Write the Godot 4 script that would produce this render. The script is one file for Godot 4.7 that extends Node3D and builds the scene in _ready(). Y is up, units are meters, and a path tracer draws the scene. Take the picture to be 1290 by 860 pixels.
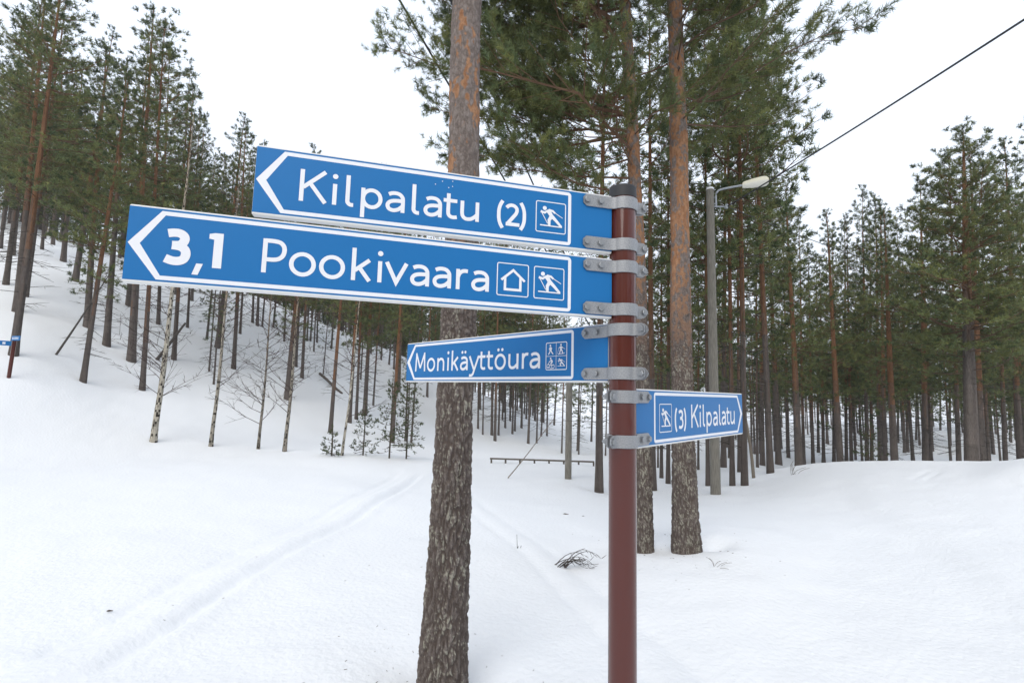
extends Node3D

# ---------------------------------------------------------------- data (metres; camera eye at 1.8 m)
const TERRAIN_DISTANCE := [0, 3, 6.3, 9, 12, 14, 17, 20, 26, 34, 44, 60, 90, 150]
const TERRAIN_ANGLE := [-63.56, -51.00, -46.14, -38.59, -29.05, -19.87, -11.29, -2.17, 7.06, 15.94, 24.10, 33.33, 42.00, 48.00, 63.80]
const TERRAIN_HEIGHT := [
	[0.00, 0.00, 0.00, 0.00, 0.02, 0.05, 0.30, 2.00, 6.30, 10.80, 15.80, 18.80, 19.80, 19.80],
	[0.00, 0.00, 0.00, 0.00, 0.02, 0.08, 1.08, 2.08, 4.12, 7.03, 10.38, 16.80, 17.80, 17.80],
	[0.00, 0.00, 0.00, 0.00, 0.00, 0.05, 0.85, 2.22, 4.24, 7.30, 11.01, 15.20, 15.80, 15.80],
	[0.00, 0.00, 0.00, 0.00, 0.00, 0.00, 0.56, 1.44, 3.52, 6.57, 10.34, 13.20, 13.80, 13.80],
	[0.00, 0.00, 0.00, -0.02, -0.02, -0.04, 0.24, 0.85, 2.69, 5.47, 9.21, 10.40, 10.80, 10.80],
	[0.00, 0.00, -0.02, -0.05, -0.10, -0.02, -0.05, 0.18, 1.37, 3.56, 6.78, 7.00, 6.80, 6.80],
	[0.00, -0.02, -0.05, -0.10, -0.24, -0.17, -0.35, -0.46, 0.03, 1.35, 4.35, 4.20, 3.80, 3.80],
	[0.00, -0.03, -0.08, -0.18, -0.32, -0.39, -0.65, -0.83, -0.97, -0.69, 1.10, 1.10, 0.80, 0.80],
	[0.00, -0.03, -0.12, -0.25, -0.22, -0.39, -0.59, -0.83, -1.29, -1.66, -1.58, -2.20, -0.70, 1.80],
	[0.00, -0.03, -0.00, -0.18, -0.44, -0.56, -0.76, -0.97, -1.41, -1.89, -2.05, -1.98, -0.01, 3.80],
	[0.00, -0.03, 0.11, -0.07, -0.30, -0.41, -0.57, -0.77, -1.20, -1.59, -1.70, -1.67, 0.14, 2.80],
	[0.00, 0.00, 0.00, 0.00, 0.04, 0.07, 0.05, -0.90, -1.50, -1.90, -1.90, -1.44, -0.06, 1.80],
	[0.00, 0.02, 0.05, 0.12, 0.25, 0.34, 0.34, -0.60, -1.40, -1.70, -1.80, -0.83, 0.54, 1.80],
	[0.00, 0.04, 0.10, 0.20, 0.38, 0.79, 0.57, -0.40, -1.40, -1.70, -1.70, -1.40, -0.20, 1.80],
	[0.00, 0.04, 0.10, 0.20, 0.40, 0.70, 0.80, -0.20, -1.40, -1.70, -1.70, -1.40, -0.20, 1.80],
]
# zone -> rows of [x, z, trunk diameter, height, lean, kind of pine, extra word]
const PINES := {
	"A": [
		[-28.21, -26.18, 0.174, 12.6, -0.027, "d", ""],
		[-22.22, -21.03, 0.208, 14.0, -0.005, "b", ""],
		[-26.85, -25.59, 0.170, 13.2, -0.022, "d", ""],
		[-14.96, -14.65, 0.214, 13.5, 0.000, "a", "stout "],
		[-19.03, -18.53, 0.243, 14.1, -0.027, "b", ""],
		[-20.66, -20.43, 0.168, 13.7, 0.004, "b", ""],
		[-28.25, -28.51, 0.166, 11.9, -0.035, "d", "thin "],
		[-29.95, -30.90, 0.206, 13.6, -0.050, "d", ""],
		[-26.13, -27.70, 0.276, 11.6, -0.016, "b", ""],
		[-22.96, -25.14, 0.291, 14.2, 0.023, "b", ""],
		[-13.31, -15.25, 0.173, 10.3, 0.026, "b", "leaning "],
		[-17.57, -20.02, 0.262, 12.2, -0.035, "b", ""],
		[-15.96, -19.15, 0.250, 11.9, -0.030, "f", ""],
		[-19.96, -25.03, 0.247, 15.0, -0.024, "b", ""],
		[-14.58, -18.72, 0.289, 14.5, -0.034, "a", "stout "],
		[-12.54, -16.70, 0.175, 13.3, -0.032, "c", "slender reddish "],
	],
	"B": [
		[-17.69, -24.18, 0.178, 14.5, -0.048, "d", ""],
		[-14.25, -20.58, 0.184, 12.1, -0.021, "d", ""],
		[-21.22, -30.26, 0.200, 15.0, -0.027, "d", ""],
		[-17.01, -25.36, 0.125, 11.8, -0.030, "d", "thin "],
		[-20.24, -30.35, 0.175, 12.3, -0.020, "d", ""],
		[-15.58, -24.78, 0.121, 9.7, 0.013, "e", "thin "],
		[-12.85, -20.79, 0.074, 7.6, -0.007, "e", "very thin "],
		[-11.86, -19.56, 0.076, 7.5, -0.013, "e", "very thin "],
		[-14.60, -24.15, 0.276, 12.1, 0.024, "b", ""],
		[-12.58, -22.13, 0.198, 11.5, -0.028, "d", ""],
		[-15.69, -27.96, 0.137, 12.0, -0.020, "d", "thin "],
	],
	"C": [
		[-16.76, -31.19, 0.153, 11.7, -0.039, "d", "thin "],
		[-16.35, -31.02, 0.178, 12.3, -0.035, "d", ""],
		[-16.19, -31.33, 0.113, 11.6, 0.004, "d", "very thin "],
		[-15.91, -32.22, 0.132, 11.5, 0.016, "d", "thin "],
		[-14.31, -30.51, 0.120, 12.1, -0.025, "d", "thin "],
		[-9.62, -21.11, 0.221, 10.3, 0.023, "b", ""],
		[-11.86, -26.79, 0.218, 10.9, -0.005, "b", ""],
		[-10.81, -25.29, 0.172, 12.5, -0.012, "d", ""],
		[-14.01, -33.19, 0.119, 11.5, -0.022, "d", "thin "],
		[-13.87, -33.40, 0.120, 12.2, 0.003, "d", "very thin "],
		[-12.90, -31.71, 0.103, 11.4, -0.018, "d", "slim "],
		[-13.60, -33.88, 0.122, 11.6, -0.036, "d", "thin "],
		[-10.73, -27.92, 0.072, 6.5, 0.017, "e", "twig-thin "],
		[-6.70, -18.50, 0.163, 9.8, 0.018, "c", "reddish leaning "],
		[-12.69, -34.18, 0.134, 12.4, 0.005, "d", "thin "],
		[-6.93, -21.29, 0.178, 10.6, 0.004, "c", "reddish "],
		[-6.94, -22.26, 0.143, 10.7, -0.012, "d", ""],
		[-9.47, -30.81, 0.110, 12.4, 0.003, "d", "thin "],
		[-6.98, -23.66, 0.228, 11.8, -0.000, "b", "rough-barked "],
		[-10.87, -37.57, 0.135, 15.2, 0.005, "d", "slim "],
		[-7.38, -26.46, 0.111, 11.1, 0.012, "d", "thin "],
		[-10.01, -37.42, 0.134, 13.5, -0.009, "d", "slim "],
		[-9.37, -37.35, 0.134, 13.2, 0.032, "d", "thin "],
		[-4.72, -19.96, 0.179, 10.2, 0.013, "c", "reddish "],
		[-8.89, -36.94, 0.144, 13.0, -0.009, "d", ""],
		[-7.53, -32.95, 0.213, 12.7, -0.010, "d", ""],
		[-4.43, -21.09, 0.101, 7.8, -0.008, "e", "slim "],
		[-4.18, -21.07, 0.094, 7.3, 0.023, "e", "slim "],
		[-7.05, -37.25, 0.181, 14.1, 0.006, "d", ""],
		[-5.97, -35.10, 0.170, 14.0, -0.002, "d", ""],
	],
	"D": [
		[-2.07, -32.06, 0.134, 13.2, -0.015, "d", "thin "],
		[-2.38, -38.40, 0.186, 15.0, -0.017, "d", ""],
		[-1.65, -30.24, 0.102, 12.3, -0.013, "d", "very thin "],
		[-1.12, -30.90, 0.178, 13.4, -0.018, "d", ""],
		[-0.84, -28.58, 0.165, 13.0, -0.005, "c", "reddish "],
		[-0.72, -31.69, 0.132, 13.2, 0.008, "d", ""],
		[-0.59, -37.96, 0.134, 15.0, -0.000, "d", "thin "],
		[-0.34, -35.80, 0.144, 14.1, -0.015, "d", ""],
		[0.01, -38.50, 0.155, 15.3, -0.017, "d", ""],
		[0.18, -34.11, 0.142, 13.3, 0.003, "d", ""],
		[0.36, -35.65, 0.143, 14.3, 0.003, "d", ""],
		[0.88, -37.49, 0.168, 15.1, -0.002, "b", ""],
		[1.14, -30.26, 0.155, 12.9, 0.017, "b", "forked-looking "],
		[1.74, -31.89, 0.112, 12.5, 0.016, "d", "thin "],
		[2.32, -36.50, 0.129, 13.4, 0.029, "d", "thin "],
		[2.80, -37.20, 0.131, 12.7, 0.004, "d", "thin "],
		[5.27, -59.01, 0.237, 14.9, 0.042, "b", ""],
		[2.73, -25.85, 0.091, 9.3, 0.010, "d", "thin "],
		[4.06, -29.53, 0.142, 8.4, 0.017, "f", "short green "],
		[3.58, -25.62, 0.082, 6.1, 0.028, "e", "short green "],
		[6.29, -38.10, 0.153, 12.2, 0.021, "f", ""],
		[1.97, -10.87, 0.181, 12.8, 0.006, "a", "stout "],
		[5.20, -26.83, 0.077, 12.1, 0.019, "d", "thin "],
	],
	"E": [
		[3.53, -12.22, 0.174, 13.5, -0.003, "a", "half-hidden "],
		[5.93, -19.81, 0.076, 10.7, 0.007, "d", "thin "],
		[4.70, -15.35, 0.112, 10.8, 0.007, "b", ""],
		[4.46, -13.96, 0.124, 11.5, 0.009, "b", ""],
		[6.80, -17.88, 0.085, 10.4, 0.015, "d", "thin "],
		[5.18, -12.98, 0.111, 14.1, 0.009, "b", ""],
	],
	"F": [
		[8.23, -19.09, 0.213, 17.1, 0.025, "b", ""],
		[5.69, -12.69, 0.131, 15.1, 0.009, "c", "slender reddish "],
		[7.71, -16.66, 0.119, 15.1, 0.016, "d", ""],
		[5.95, -12.59, 0.160, 16.1, 0.009, "a", "tall reddish "],
		[10.36, -20.75, 0.116, 16.4, 0.019, "d", ""],
		[11.81, -23.17, 0.222, 15.0, 0.016, "b", ""],
		[7.59, -14.46, 0.184, 16.7, -0.013, "a", "tall reddish "],
		[13.67, -25.20, 0.301, 15.3, -0.011, "b", ""],
	],
	"G": [
		[17.30, -30.75, 0.196, 15.1, 0.009, "d", ""],
		[10.94, -18.77, 0.284, 11.4, -0.008, "b", "stout "],
		[16.21, -27.33, 0.196, 13.8, 0.015, "d", ""],
		[16.72, -27.33, 0.196, 12.4, 0.012, "d", ""],
		[21.91, -35.14, 0.197, 14.2, 0.024, "d", ""],
		[18.54, -29.29, 0.196, 12.4, 0.019, "d", ""],
		[26.80, -41.82, 0.168, 15.5, 0.037, "d", "thin "],
		[19.16, -29.29, 0.196, 14.1, 0.031, "h", ""],
		[13.23, -19.82, 0.284, 11.0, -0.010, "b", "stout "],
		[19.89, -29.29, 0.196, 15.0, 0.032, "d", ""],
		[18.42, -26.74, 0.196, 13.7, 0.022, "d", ""],
		[30.36, -43.56, 0.168, 14.9, 0.045, "d", "thin "],
		[33.65, -47.52, 0.168, 14.8, 0.050, "d", "thin "],
		[18.73, -26.02, 0.216, 15.1, 0.028, "b", ""],
		[21.39, -29.29, 0.196, 14.6, 0.034, "d", ""],
		[18.03, -24.16, 0.215, 13.8, 0.028, "b", ""],
		[17.06, -22.55, 0.215, 12.8, 0.028, "b", ""],
		[14.57, -18.77, 0.283, 10.6, 0.009, "b", "stout "],
		[32.18, -41.00, 0.197, 14.4, 0.050, "d", ""],
		[29.09, -36.18, 0.197, 14.8, 0.026, "d", ""],
	],
	"H": [
		[23.83, -29.29, 0.196, 15.0, -0.008, "d", ""],
		[34.40, -41.82, 0.168, 14.9, 0.050, "d", "thin "],
		[18.66, -22.29, 0.284, 13.6, 0.035, "b", ""],
		[22.97, -27.06, 0.216, 14.4, 0.020, "d", ""],
		[37.25, -43.56, 0.168, 15.2, 0.050, "d", "thin "],
		[40.77, -46.71, 0.165, 14.9, 0.050, "d", "thin "],
		[34.22, -38.44, 0.197, 14.6, 0.050, "d", ""],
		[20.40, -22.55, 0.215, 15.2, 0.028, "b", ""],
		[14.82, -15.92, 0.430, 11.8, 0.032, "g", "very stout "],
		[17.86, -18.77, 0.283, 13.2, 0.025, "b", "stout "],
		[26.13, -27.06, 0.216, 14.5, 0.019, "d", ""],
		[23.30, -23.33, 0.215, 15.0, 0.031, "b", ""],
		[41.56, -41.00, 0.197, 14.5, 0.050, "d", ""],
		[21.60, -20.98, 0.283, 15.1, 0.022, "b", ""],
		[28.12, -27.06, 0.216, 14.7, 0.042, "d", ""],
		[21.23, -19.82, 0.283, 15.3, 0.038, "b", ""],
	],
}


# ---------------------------------------------------------------- mesh buffer
class Buffer:
	var v := PackedVector3Array()
	var n := PackedVector3Array()
	var c := PackedColorArray()
	var smooth := true

	func tri(a: Vector3, b: Vector3, d: Vector3, na: Vector3, nb: Vector3, nd: Vector3, col := Color.WHITE) -> void:
		# Godot's front faces run clockwise
		if (b - a).cross(d - a).dot(na + nb + nd) > 0.0:
			v.append(a); v.append(d); v.append(b)
			n.append(na); n.append(nd); n.append(nb)
		else:
			v.append(a); v.append(b); v.append(d)
			n.append(na); n.append(nb); n.append(nd)
		c.append(col); c.append(col); c.append(col)

	func quad(a: Vector3, b: Vector3, d: Vector3, e: Vector3, na: Vector3, nb: Vector3, nd: Vector3, ne: Vector3, col := Color.WHITE) -> void:
		tri(a, b, d, na, nb, nd, col)
		tri(a, d, e, na, nd, ne, col)

	func flat(a: Vector3, b: Vector3, d: Vector3, e: Vector3, nn: Vector3, col := Color.WHITE) -> void:
		quad(a, b, d, e, nn, nn, nn, nn, col)

	func tube(p: Array, r: Array, sides: int, col := Color.WHITE, cap := false) -> void:
		var rings := []
		var dirs := []
		for i in p.size():
			var t: Vector3 = (p[mini(i + 1, p.size() - 1)] - p[maxi(i - 1, 0)]).normalized()
			var side := t.cross(Vector3.UP if absf(t.y) < 0.9 else Vector3.RIGHT).normalized()
			var up := side.cross(t)
			var ring := PackedVector3Array()
			for k in sides:
				var a := TAU * k / sides
				ring.append(side * cos(a) + up * sin(a))
			rings.append(ring)
			dirs.append(t)
		for i in p.size() - 1:
			for k in sides:
				var k2 := (k + 1) % sides
				var a: Vector3 = rings[i][k]
				var b: Vector3 = rings[i][k2]
				var d: Vector3 = rings[i + 1][k2]
				var e: Vector3 = rings[i + 1][k]
				quad(p[i] + a * r[i], p[i] + b * r[i], p[i + 1] + d * r[i + 1], p[i + 1] + e * r[i + 1], a, b, d, e, col)
		if cap:
			for s in [0, p.size() - 1]:
				var nn: Vector3 = dirs[s] * (-1.0 if s == 0 else 1.0)
				for k in sides:
					tri(p[s], p[s] + rings[s][k] * r[s], p[s] + rings[s][(k + 1) % sides] * r[s], nn, nn, nn, col)

	# a polygon in the xy plane at depth z, facing +z
	func sheet(poly: PackedVector2Array, z: float) -> void:
		var idx := Geometry2D.triangulate_polygon(poly)
		for i in range(0, idx.size(), 3):
			var a := poly[idx[i]]
			var b := poly[idx[i + 1]]
			var d := poly[idx[i + 2]]
			tri(Vector3(a.x, a.y, z), Vector3(b.x, b.y, z), Vector3(d.x, d.y, z), Vector3.BACK, Vector3.BACK, Vector3.BACK)

	# a stroke of even width along points in the xy plane
	func stroke(p: PackedVector2Array, w: float, z: float, closed := false, w_end := -1.0) -> void:
		var count := p.size()
		var left := PackedVector2Array()
		var right := PackedVector2Array()
		for i in count:
			var before := p[(i - 1 + count) % count] if closed else p[maxi(i - 1, 0)]
			var after := p[(i + 1) % count] if closed else p[mini(i + 1, count - 1)]
			var d0 := (p[i] - before).normalized()
			var d1 := (after - p[i]).normalized()
			if d0 == Vector2.ZERO: d0 = d1
			if d1 == Vector2.ZERO: d1 = d0
			var t := (d0 + d1).normalized()
			var nn := Vector2(-t.y, t.x)
			var ww := w if w_end < 0.0 else lerpf(w, w_end, i / float(count - 1))
			var k := 0.5 * ww / maxf(0.35, nn.dot(Vector2(-d0.y, d0.x)))
			left.append(p[i] + nn * k)
			right.append(p[i] - nn * k)
		for i in (count if closed else count - 1):
			var j := (i + 1) % count
			flat(Vector3(left[i].x, left[i].y, z), Vector3(left[j].x, left[j].y, z), Vector3(right[j].x, right[j].y, z), Vector3(right[i].x, right[i].y, z), Vector3.BACK)

	func disc(at: Vector2, r: float, z: float) -> void:
		var poly := PackedVector2Array()
		for k in 20:
			poly.append(at + Vector2(cos(TAU * k / 20), sin(TAU * k / 20)) * r)
		sheet(poly, z)

	# a box with chamfered long edges
	func box(lo: Vector3, hi: Vector3, bevel: float) -> void:
		var m := (lo + hi) / 2
		var h := (hi - lo) / 2
		for axis in 3:
			for s in [-1.0, 1.0]:
				var u := (axis + 1) % 3
				var w := (axis + 2) % 3
				var nn := Vector3.ZERO
				nn[axis] = s
				var q := []
				for k in [[-1, -1], [1, -1], [1, 1], [-1, 1]]:
					var x := m
					x[axis] += s * h[axis]
					x[u] += k[0] * (h[u] - bevel)
					x[w] += k[1] * (h[w] - bevel)
					q.append(x)
				flat(q[0], q[1], q[2], q[3], nn)
				# the chamfer towards +u and -u
				for s2 in [-1.0, 1.0]:
					var e := []
					for kw in [-1.0, 1.0]:
						var x := m
						x[axis] += s * h[axis]
						x[u] += s2 * (h[u] - bevel)
						x[w] += kw * (h[w] - bevel)
						e.append(x)
					for kw in [1.0, -1.0]:
						var x := m
						x[axis] += s * (h[axis] - bevel)
						x[u] += s2 * h[u]
						x[w] += kw * (h[w] - bevel)
						e.append(x)
					var n2 := Vector3.ZERO
					n2[axis] = s
					n2[u] = s2
					flat(e[0], e[1], e[2], e[3], n2.normalized())
		for a in [-1.0, 1.0]:
			for b in [-1.0, 1.0]:
				for d in [-1.0, 1.0]:
					var k := Vector3(a, b, d)
					var p := m + h * k
					tri(p - Vector3(0, b, d) * bevel, p - Vector3(a, 0, d) * bevel, p - Vector3(a, b, 0) * bevel, k.normalized(), k.normalized(), k.normalized())

	# ready-made triangles without normals, turned and moved
	func spray(shape: PackedVector3Array, xf: Transform3D, col: Color) -> void:
		v.append_array(xf * shape)
		var cc := PackedColorArray()
		cc.resize(shape.size())
		cc.fill(col)
		c.append_array(cc)

	func mesh(m: Material) -> ArrayMesh:
		var a := []
		a.resize(Mesh.ARRAY_MAX)
		a[Mesh.ARRAY_VERTEX] = v
		if n.size() == v.size():
			a[Mesh.ARRAY_NORMAL] = n
		a[Mesh.ARRAY_COLOR] = c
		var out := ArrayMesh.new()
		out.add_surface_from_arrays(Mesh.PRIMITIVE_TRIANGLES, a)
		out.surface_set_material(0, m)
		return out


# ---------------------------------------------------------------- naming
var taken := {}

func numbered(called: String) -> String:
	var k: int = taken.get(called, 0)
	taken[called] = k + 1
	return called if k == 0 else "%s_%03d" % [called, k]

func thing(called: String, label: String, category: String, at := Vector3.ZERO, group := "") -> Node3D:
	var o := Node3D.new()
	o.name = numbered(called)
	o.position = at
	add_child(o)
	tag(o, label, category, group)
	return o

func tag(o: Node, label: String, category: String, group := "") -> void:
	o.set_meta("label", label)
	o.set_meta("category", category)
	if group: o.set_meta("group", group)

func part(called: String, m: Mesh, parent: Node) -> MeshInstance3D:
	var o := MeshInstance3D.new()
	o.name = called
	o.mesh = m
	parent.add_child(o, true)
	return o


# ---------------------------------------------------------------- terrain
func slope_of(xs: Array, ys: Array, k: int) -> float:
	var last := xs.size() - 1
	if k == 0: return (ys[1] - ys[0]) / (xs[1] - xs[0])
	if k == last: return (ys[last] - ys[last - 1]) / (xs[last] - xs[last - 1])
	var w0: float = xs[k] - xs[k - 1]
	var w1: float = xs[k + 1] - xs[k]
	var a: float = (ys[k] - ys[k - 1]) / w0
	var b: float = (ys[k + 1] - ys[k]) / w1
	if a * b <= 0.0: return 0.0
	return (w0 + w1) * 3.0 / ((2 * w1 + w0) / a + (w1 + 2 * w0) / b)

func curve(xs: Array, ys: Array, x: float) -> float:
	x = clampf(x, xs[0], xs[-1])
	var i := 0
	while i < xs.size() - 2 and x >= xs[i + 1]: i += 1
	var h: float = xs[i + 1] - xs[i]
	var t: float = (x - xs[i]) / h
	var t2 := t * t
	var t3 := t2 * t
	return (2 * t3 - 3 * t2 + 1) * ys[i] + (t3 - 2 * t2 + t) * h * slope_of(xs, ys, i) + (3 * t2 - 2 * t3) * ys[i + 1] + (t3 - t2) * h * slope_of(xs, ys, i + 1)

var rolling := FastNoiseLite.new()
var ripples := FastNoiseLite.new()

func ground_at(x: float, z: float) -> float:
	var d := Vector2(x, z).length()
	var ys := []
	for row in TERRAIN_HEIGHT:
		ys.append(curve(TERRAIN_DISTANCE, row, d))
	return curve(TERRAIN_ANGLE, ys, rad_to_deg(atan2(x, -z)))

func on_ground(x: float, z: float) -> Vector3:
	return Vector3(x, ground_at(x, z), z)

# signed distance to a polyline in plan (left of its run is positive), and how far along
func beside(p: Vector2, line: Array) -> Vector2:
	var best := Vector2(1e9, 0)
	var run := 0.0
	for i in line.size() - 1:
		var a: Vector2 = line[i]
		var b: Vector2 = line[i + 1]
		var ab := b - a
		var t := clampf((p - a).dot(ab) / ab.length_squared(), 0, 1)
		var q := a + ab * t
		var d := p.distance_to(q)
		if d < absf(best.x):
			best = Vector2(d * (1.0 if ab.cross(p - a) > 0 else -1.0), run + t * ab.length())
		run += ab.length()
	return best

const TRACK := [Vector2(-3.2, -1.6), Vector2(-2.6, -3.31), Vector2(-2.53, -3.91), Vector2(-2.53, -4.69), Vector2(-2.42, -5.77), Vector2(-2.23, -7.11), Vector2(-2.15, -9.66), Vector2(-2.19, -12.4)]
const FAINT := [Vector2(-0.95, -9.9), Vector2(-0.53, -8.47), Vector2(0.39, -5.98), Vector2(0.79, -4.51), Vector2(1.08, -3.43), Vector2(1.5, -1.5)]
const BANK := [Vector2(3.3, -1.5), Vector2(4.28, -4.23), Vector2(5.25, -6.07), Vector2(6.0, -8.24), Vector2(8.29, -12.43)]
const WELLS := [[-0.39, -3.27, 0.42, 0.14], [1.64, -6.09, 0.36, 0.04], [2.09, -5.89, 0.40, 0.05], [2.46, -5.97, 0.26, 0.11], [1.96, -10.87, 0.5, 0.06], [0.316, -1.386, 0.25, 0.04]]
const RUN := [Vector2(9.6, -8.6), Vector2(8.6, -8.9), Vector2(8.15, -9.4), Vector2(8.4, -10.2), Vector2(9.6, -11.2)]

func snow_relief(x: float, z: float, d: float) -> float:
	var h := rolling.get_noise_2d(x * 0.35, z * 0.35) * 0.035 + rolling.get_noise_2d(x * 1.3, z * 1.3) * 0.012
	h *= smoothstep(0.3, 2.0, d) * (1.0 - smoothstep(25.0, 60.0, d))
	if d < 24.0:
		h += ripples.get_noise_2d(x * 1.1 + z * 0.5, z * 4.0) * 0.006 + ripples.get_noise_2d(x * 7.0, z * 7.0) * 0.003
	if d < 15.0:
		var p := Vector2(x, z)
		var t := beside(p, TRACK)
		var lumps := ripples.get_noise_2d(t.y * 5.0, 3.0) * 0.5 + 0.5
		var fade := 1.0 - smoothstep(11.5, 13.0, d)
		var s := t.x
		h += fade * (-0.055 * exp(-pow((s - 0.02) / 0.055, 2.0)) * (0.7 + 0.5 * lumps) + 0.028 * exp(-pow((s + 0.16) / 0.10, 2.0)) - 0.038 * exp(-pow((s + 0.50) / 0.065, 2.0)) * (0.3 + 1.1 * lumps) + 0.025 * exp(-pow((s - 0.17) / 0.08, 2.0)))
		var f := beside(p, FAINT)
		h += fade * (-0.018 * exp(-pow((f.x - 0.16) / 0.06, 2.0)) - 0.018 * exp(-pow((f.x + 0.20) / 0.06, 2.0)) + 0.008 * exp(-pow(f.x / 0.12, 2.0)))
		var b := beside(p, BANK)
		h += (1.0 - smoothstep(11.0, 14.5, d)) * 0.055 * smoothstep(-0.35, 0.2, b.x) * (1.0 - smoothstep(1.0, 4.0, absf(b.x)))
		var r := beside(p, RUN)
		h += -0.03 * (exp(-pow((r.x - 0.11) / 0.05, 2.0)) + exp(-pow((r.x + 0.11) / 0.05, 2.0))) * (1.0 - smoothstep(0.8, 1.5, absf(r.x)))
		for w in WELLS:
			var k := p.distance_to(Vector2(w[0], w[1])) / (w[2] as float)
			if k < 2.0:
				h -= w[3] * exp(-k * k * 1.8)
	return h

func build_ground(m: Material) -> void:
	var angles := PackedFloat32Array()
	var a := -63.0
	while a < 63.0:
		angles.append(a)
		a += 0.3
	while a < 297.0 - 3.0:
		angles.append(a)
		a += 6.0
	var rings := PackedFloat32Array([0.0])
	var r := 0.35
	while r < 500.0:
		rings.append(r)
		r *= 1.0165 if r < 60.0 else 1.08
	var v := PackedVector3Array()
	var idx := PackedInt32Array()
	var per := angles.size()
	for d in rings:
		var ys := []
		for row in TERRAIN_HEIGHT:
			ys.append(curve(TERRAIN_DISTANCE, row, d))
		for deg in angles:
			var turn := wrapf(deg, -180.0, 180.0)
			var x := d * sin(deg_to_rad(deg))
			var z := -d * cos(deg_to_rad(deg))
			var y := curve(TERRAIN_ANGLE, ys, turn)
			if absf(turn) > 64.0:
				# behind the camera: level snow that joins both sides
				var k := smoothstep(64.0, 150.0, absf(turn))
				y = lerpf(y, 0.0, k)
			elif d < 60.0:
				y += snow_relief(x, z, d)
			v.append(Vector3(x, y, z))
	for i in rings.size() - 1:
		for k in per:
			var k2 := (k + 1) % per
			var p := i * per + k
			var q := i * per + k2
			idx.append_array([p, p + per, q + per, p, q + per, q])
	var arr := []
	arr.resize(Mesh.ARRAY_MAX)
	arr[Mesh.ARRAY_VERTEX] = v
	arr[Mesh.ARRAY_INDEX] = idx
	var st := SurfaceTool.new()
	st.create_from_arrays(arr)
	st.generate_normals()
	var out := st.commit()
	out.surface_set_material(0, m)
	var o := MeshInstance3D.new()
	o.name = "snow_ground"
	o.mesh = out
	o.set_meta("kind", "structure")
	o.set_meta("label", "snow-covered ground with ski tracks, hillside and crest")
	add_child(o)


# ---------------------------------------------------------------- materials
var mats := {}

func plain_material(name_: String, col: Color, rough: float, metal := 0.0) -> StandardMaterial3D:
	var m := StandardMaterial3D.new()
	m.resource_name = name_
	m.albedo_color = col.linear_to_srgb()
	m.roughness = rough
	m.metallic = metal
	mats[name_] = m
	return m

func noise_texture(seed_: int, freq: float, lo: float, hi: float, octaves := 4, kind := FastNoiseLite.TYPE_SIMPLEX_SMOOTH, size := 512, ratio := 1) -> NoiseTexture2D:
	var f := FastNoiseLite.new()
	f.seed = seed_
	f.noise_type = kind
	f.frequency = freq
	f.fractal_octaves = octaves
	var t := NoiseTexture2D.new()
	t.width = size
	t.height = size * ratio
	t.seamless = true
	t.noise = f
	var g := Gradient.new()
	g.set_color(0, Color(lo, lo, lo))
	g.set_color(1, Color(hi, hi, hi))
	t.color_ramp = g
	return t

func relief(m: StandardMaterial3D, t: Texture2D, scale_: Vector3, depth_cm: float, world := false) -> void:
	m.uv1_triplanar = true
	m.uv1_world_triplanar = world
	m.uv1_scale = scale_
	m.heightmap_enabled = true
	m.heightmap_texture = t
	m.heightmap_scale = depth_cm

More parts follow.
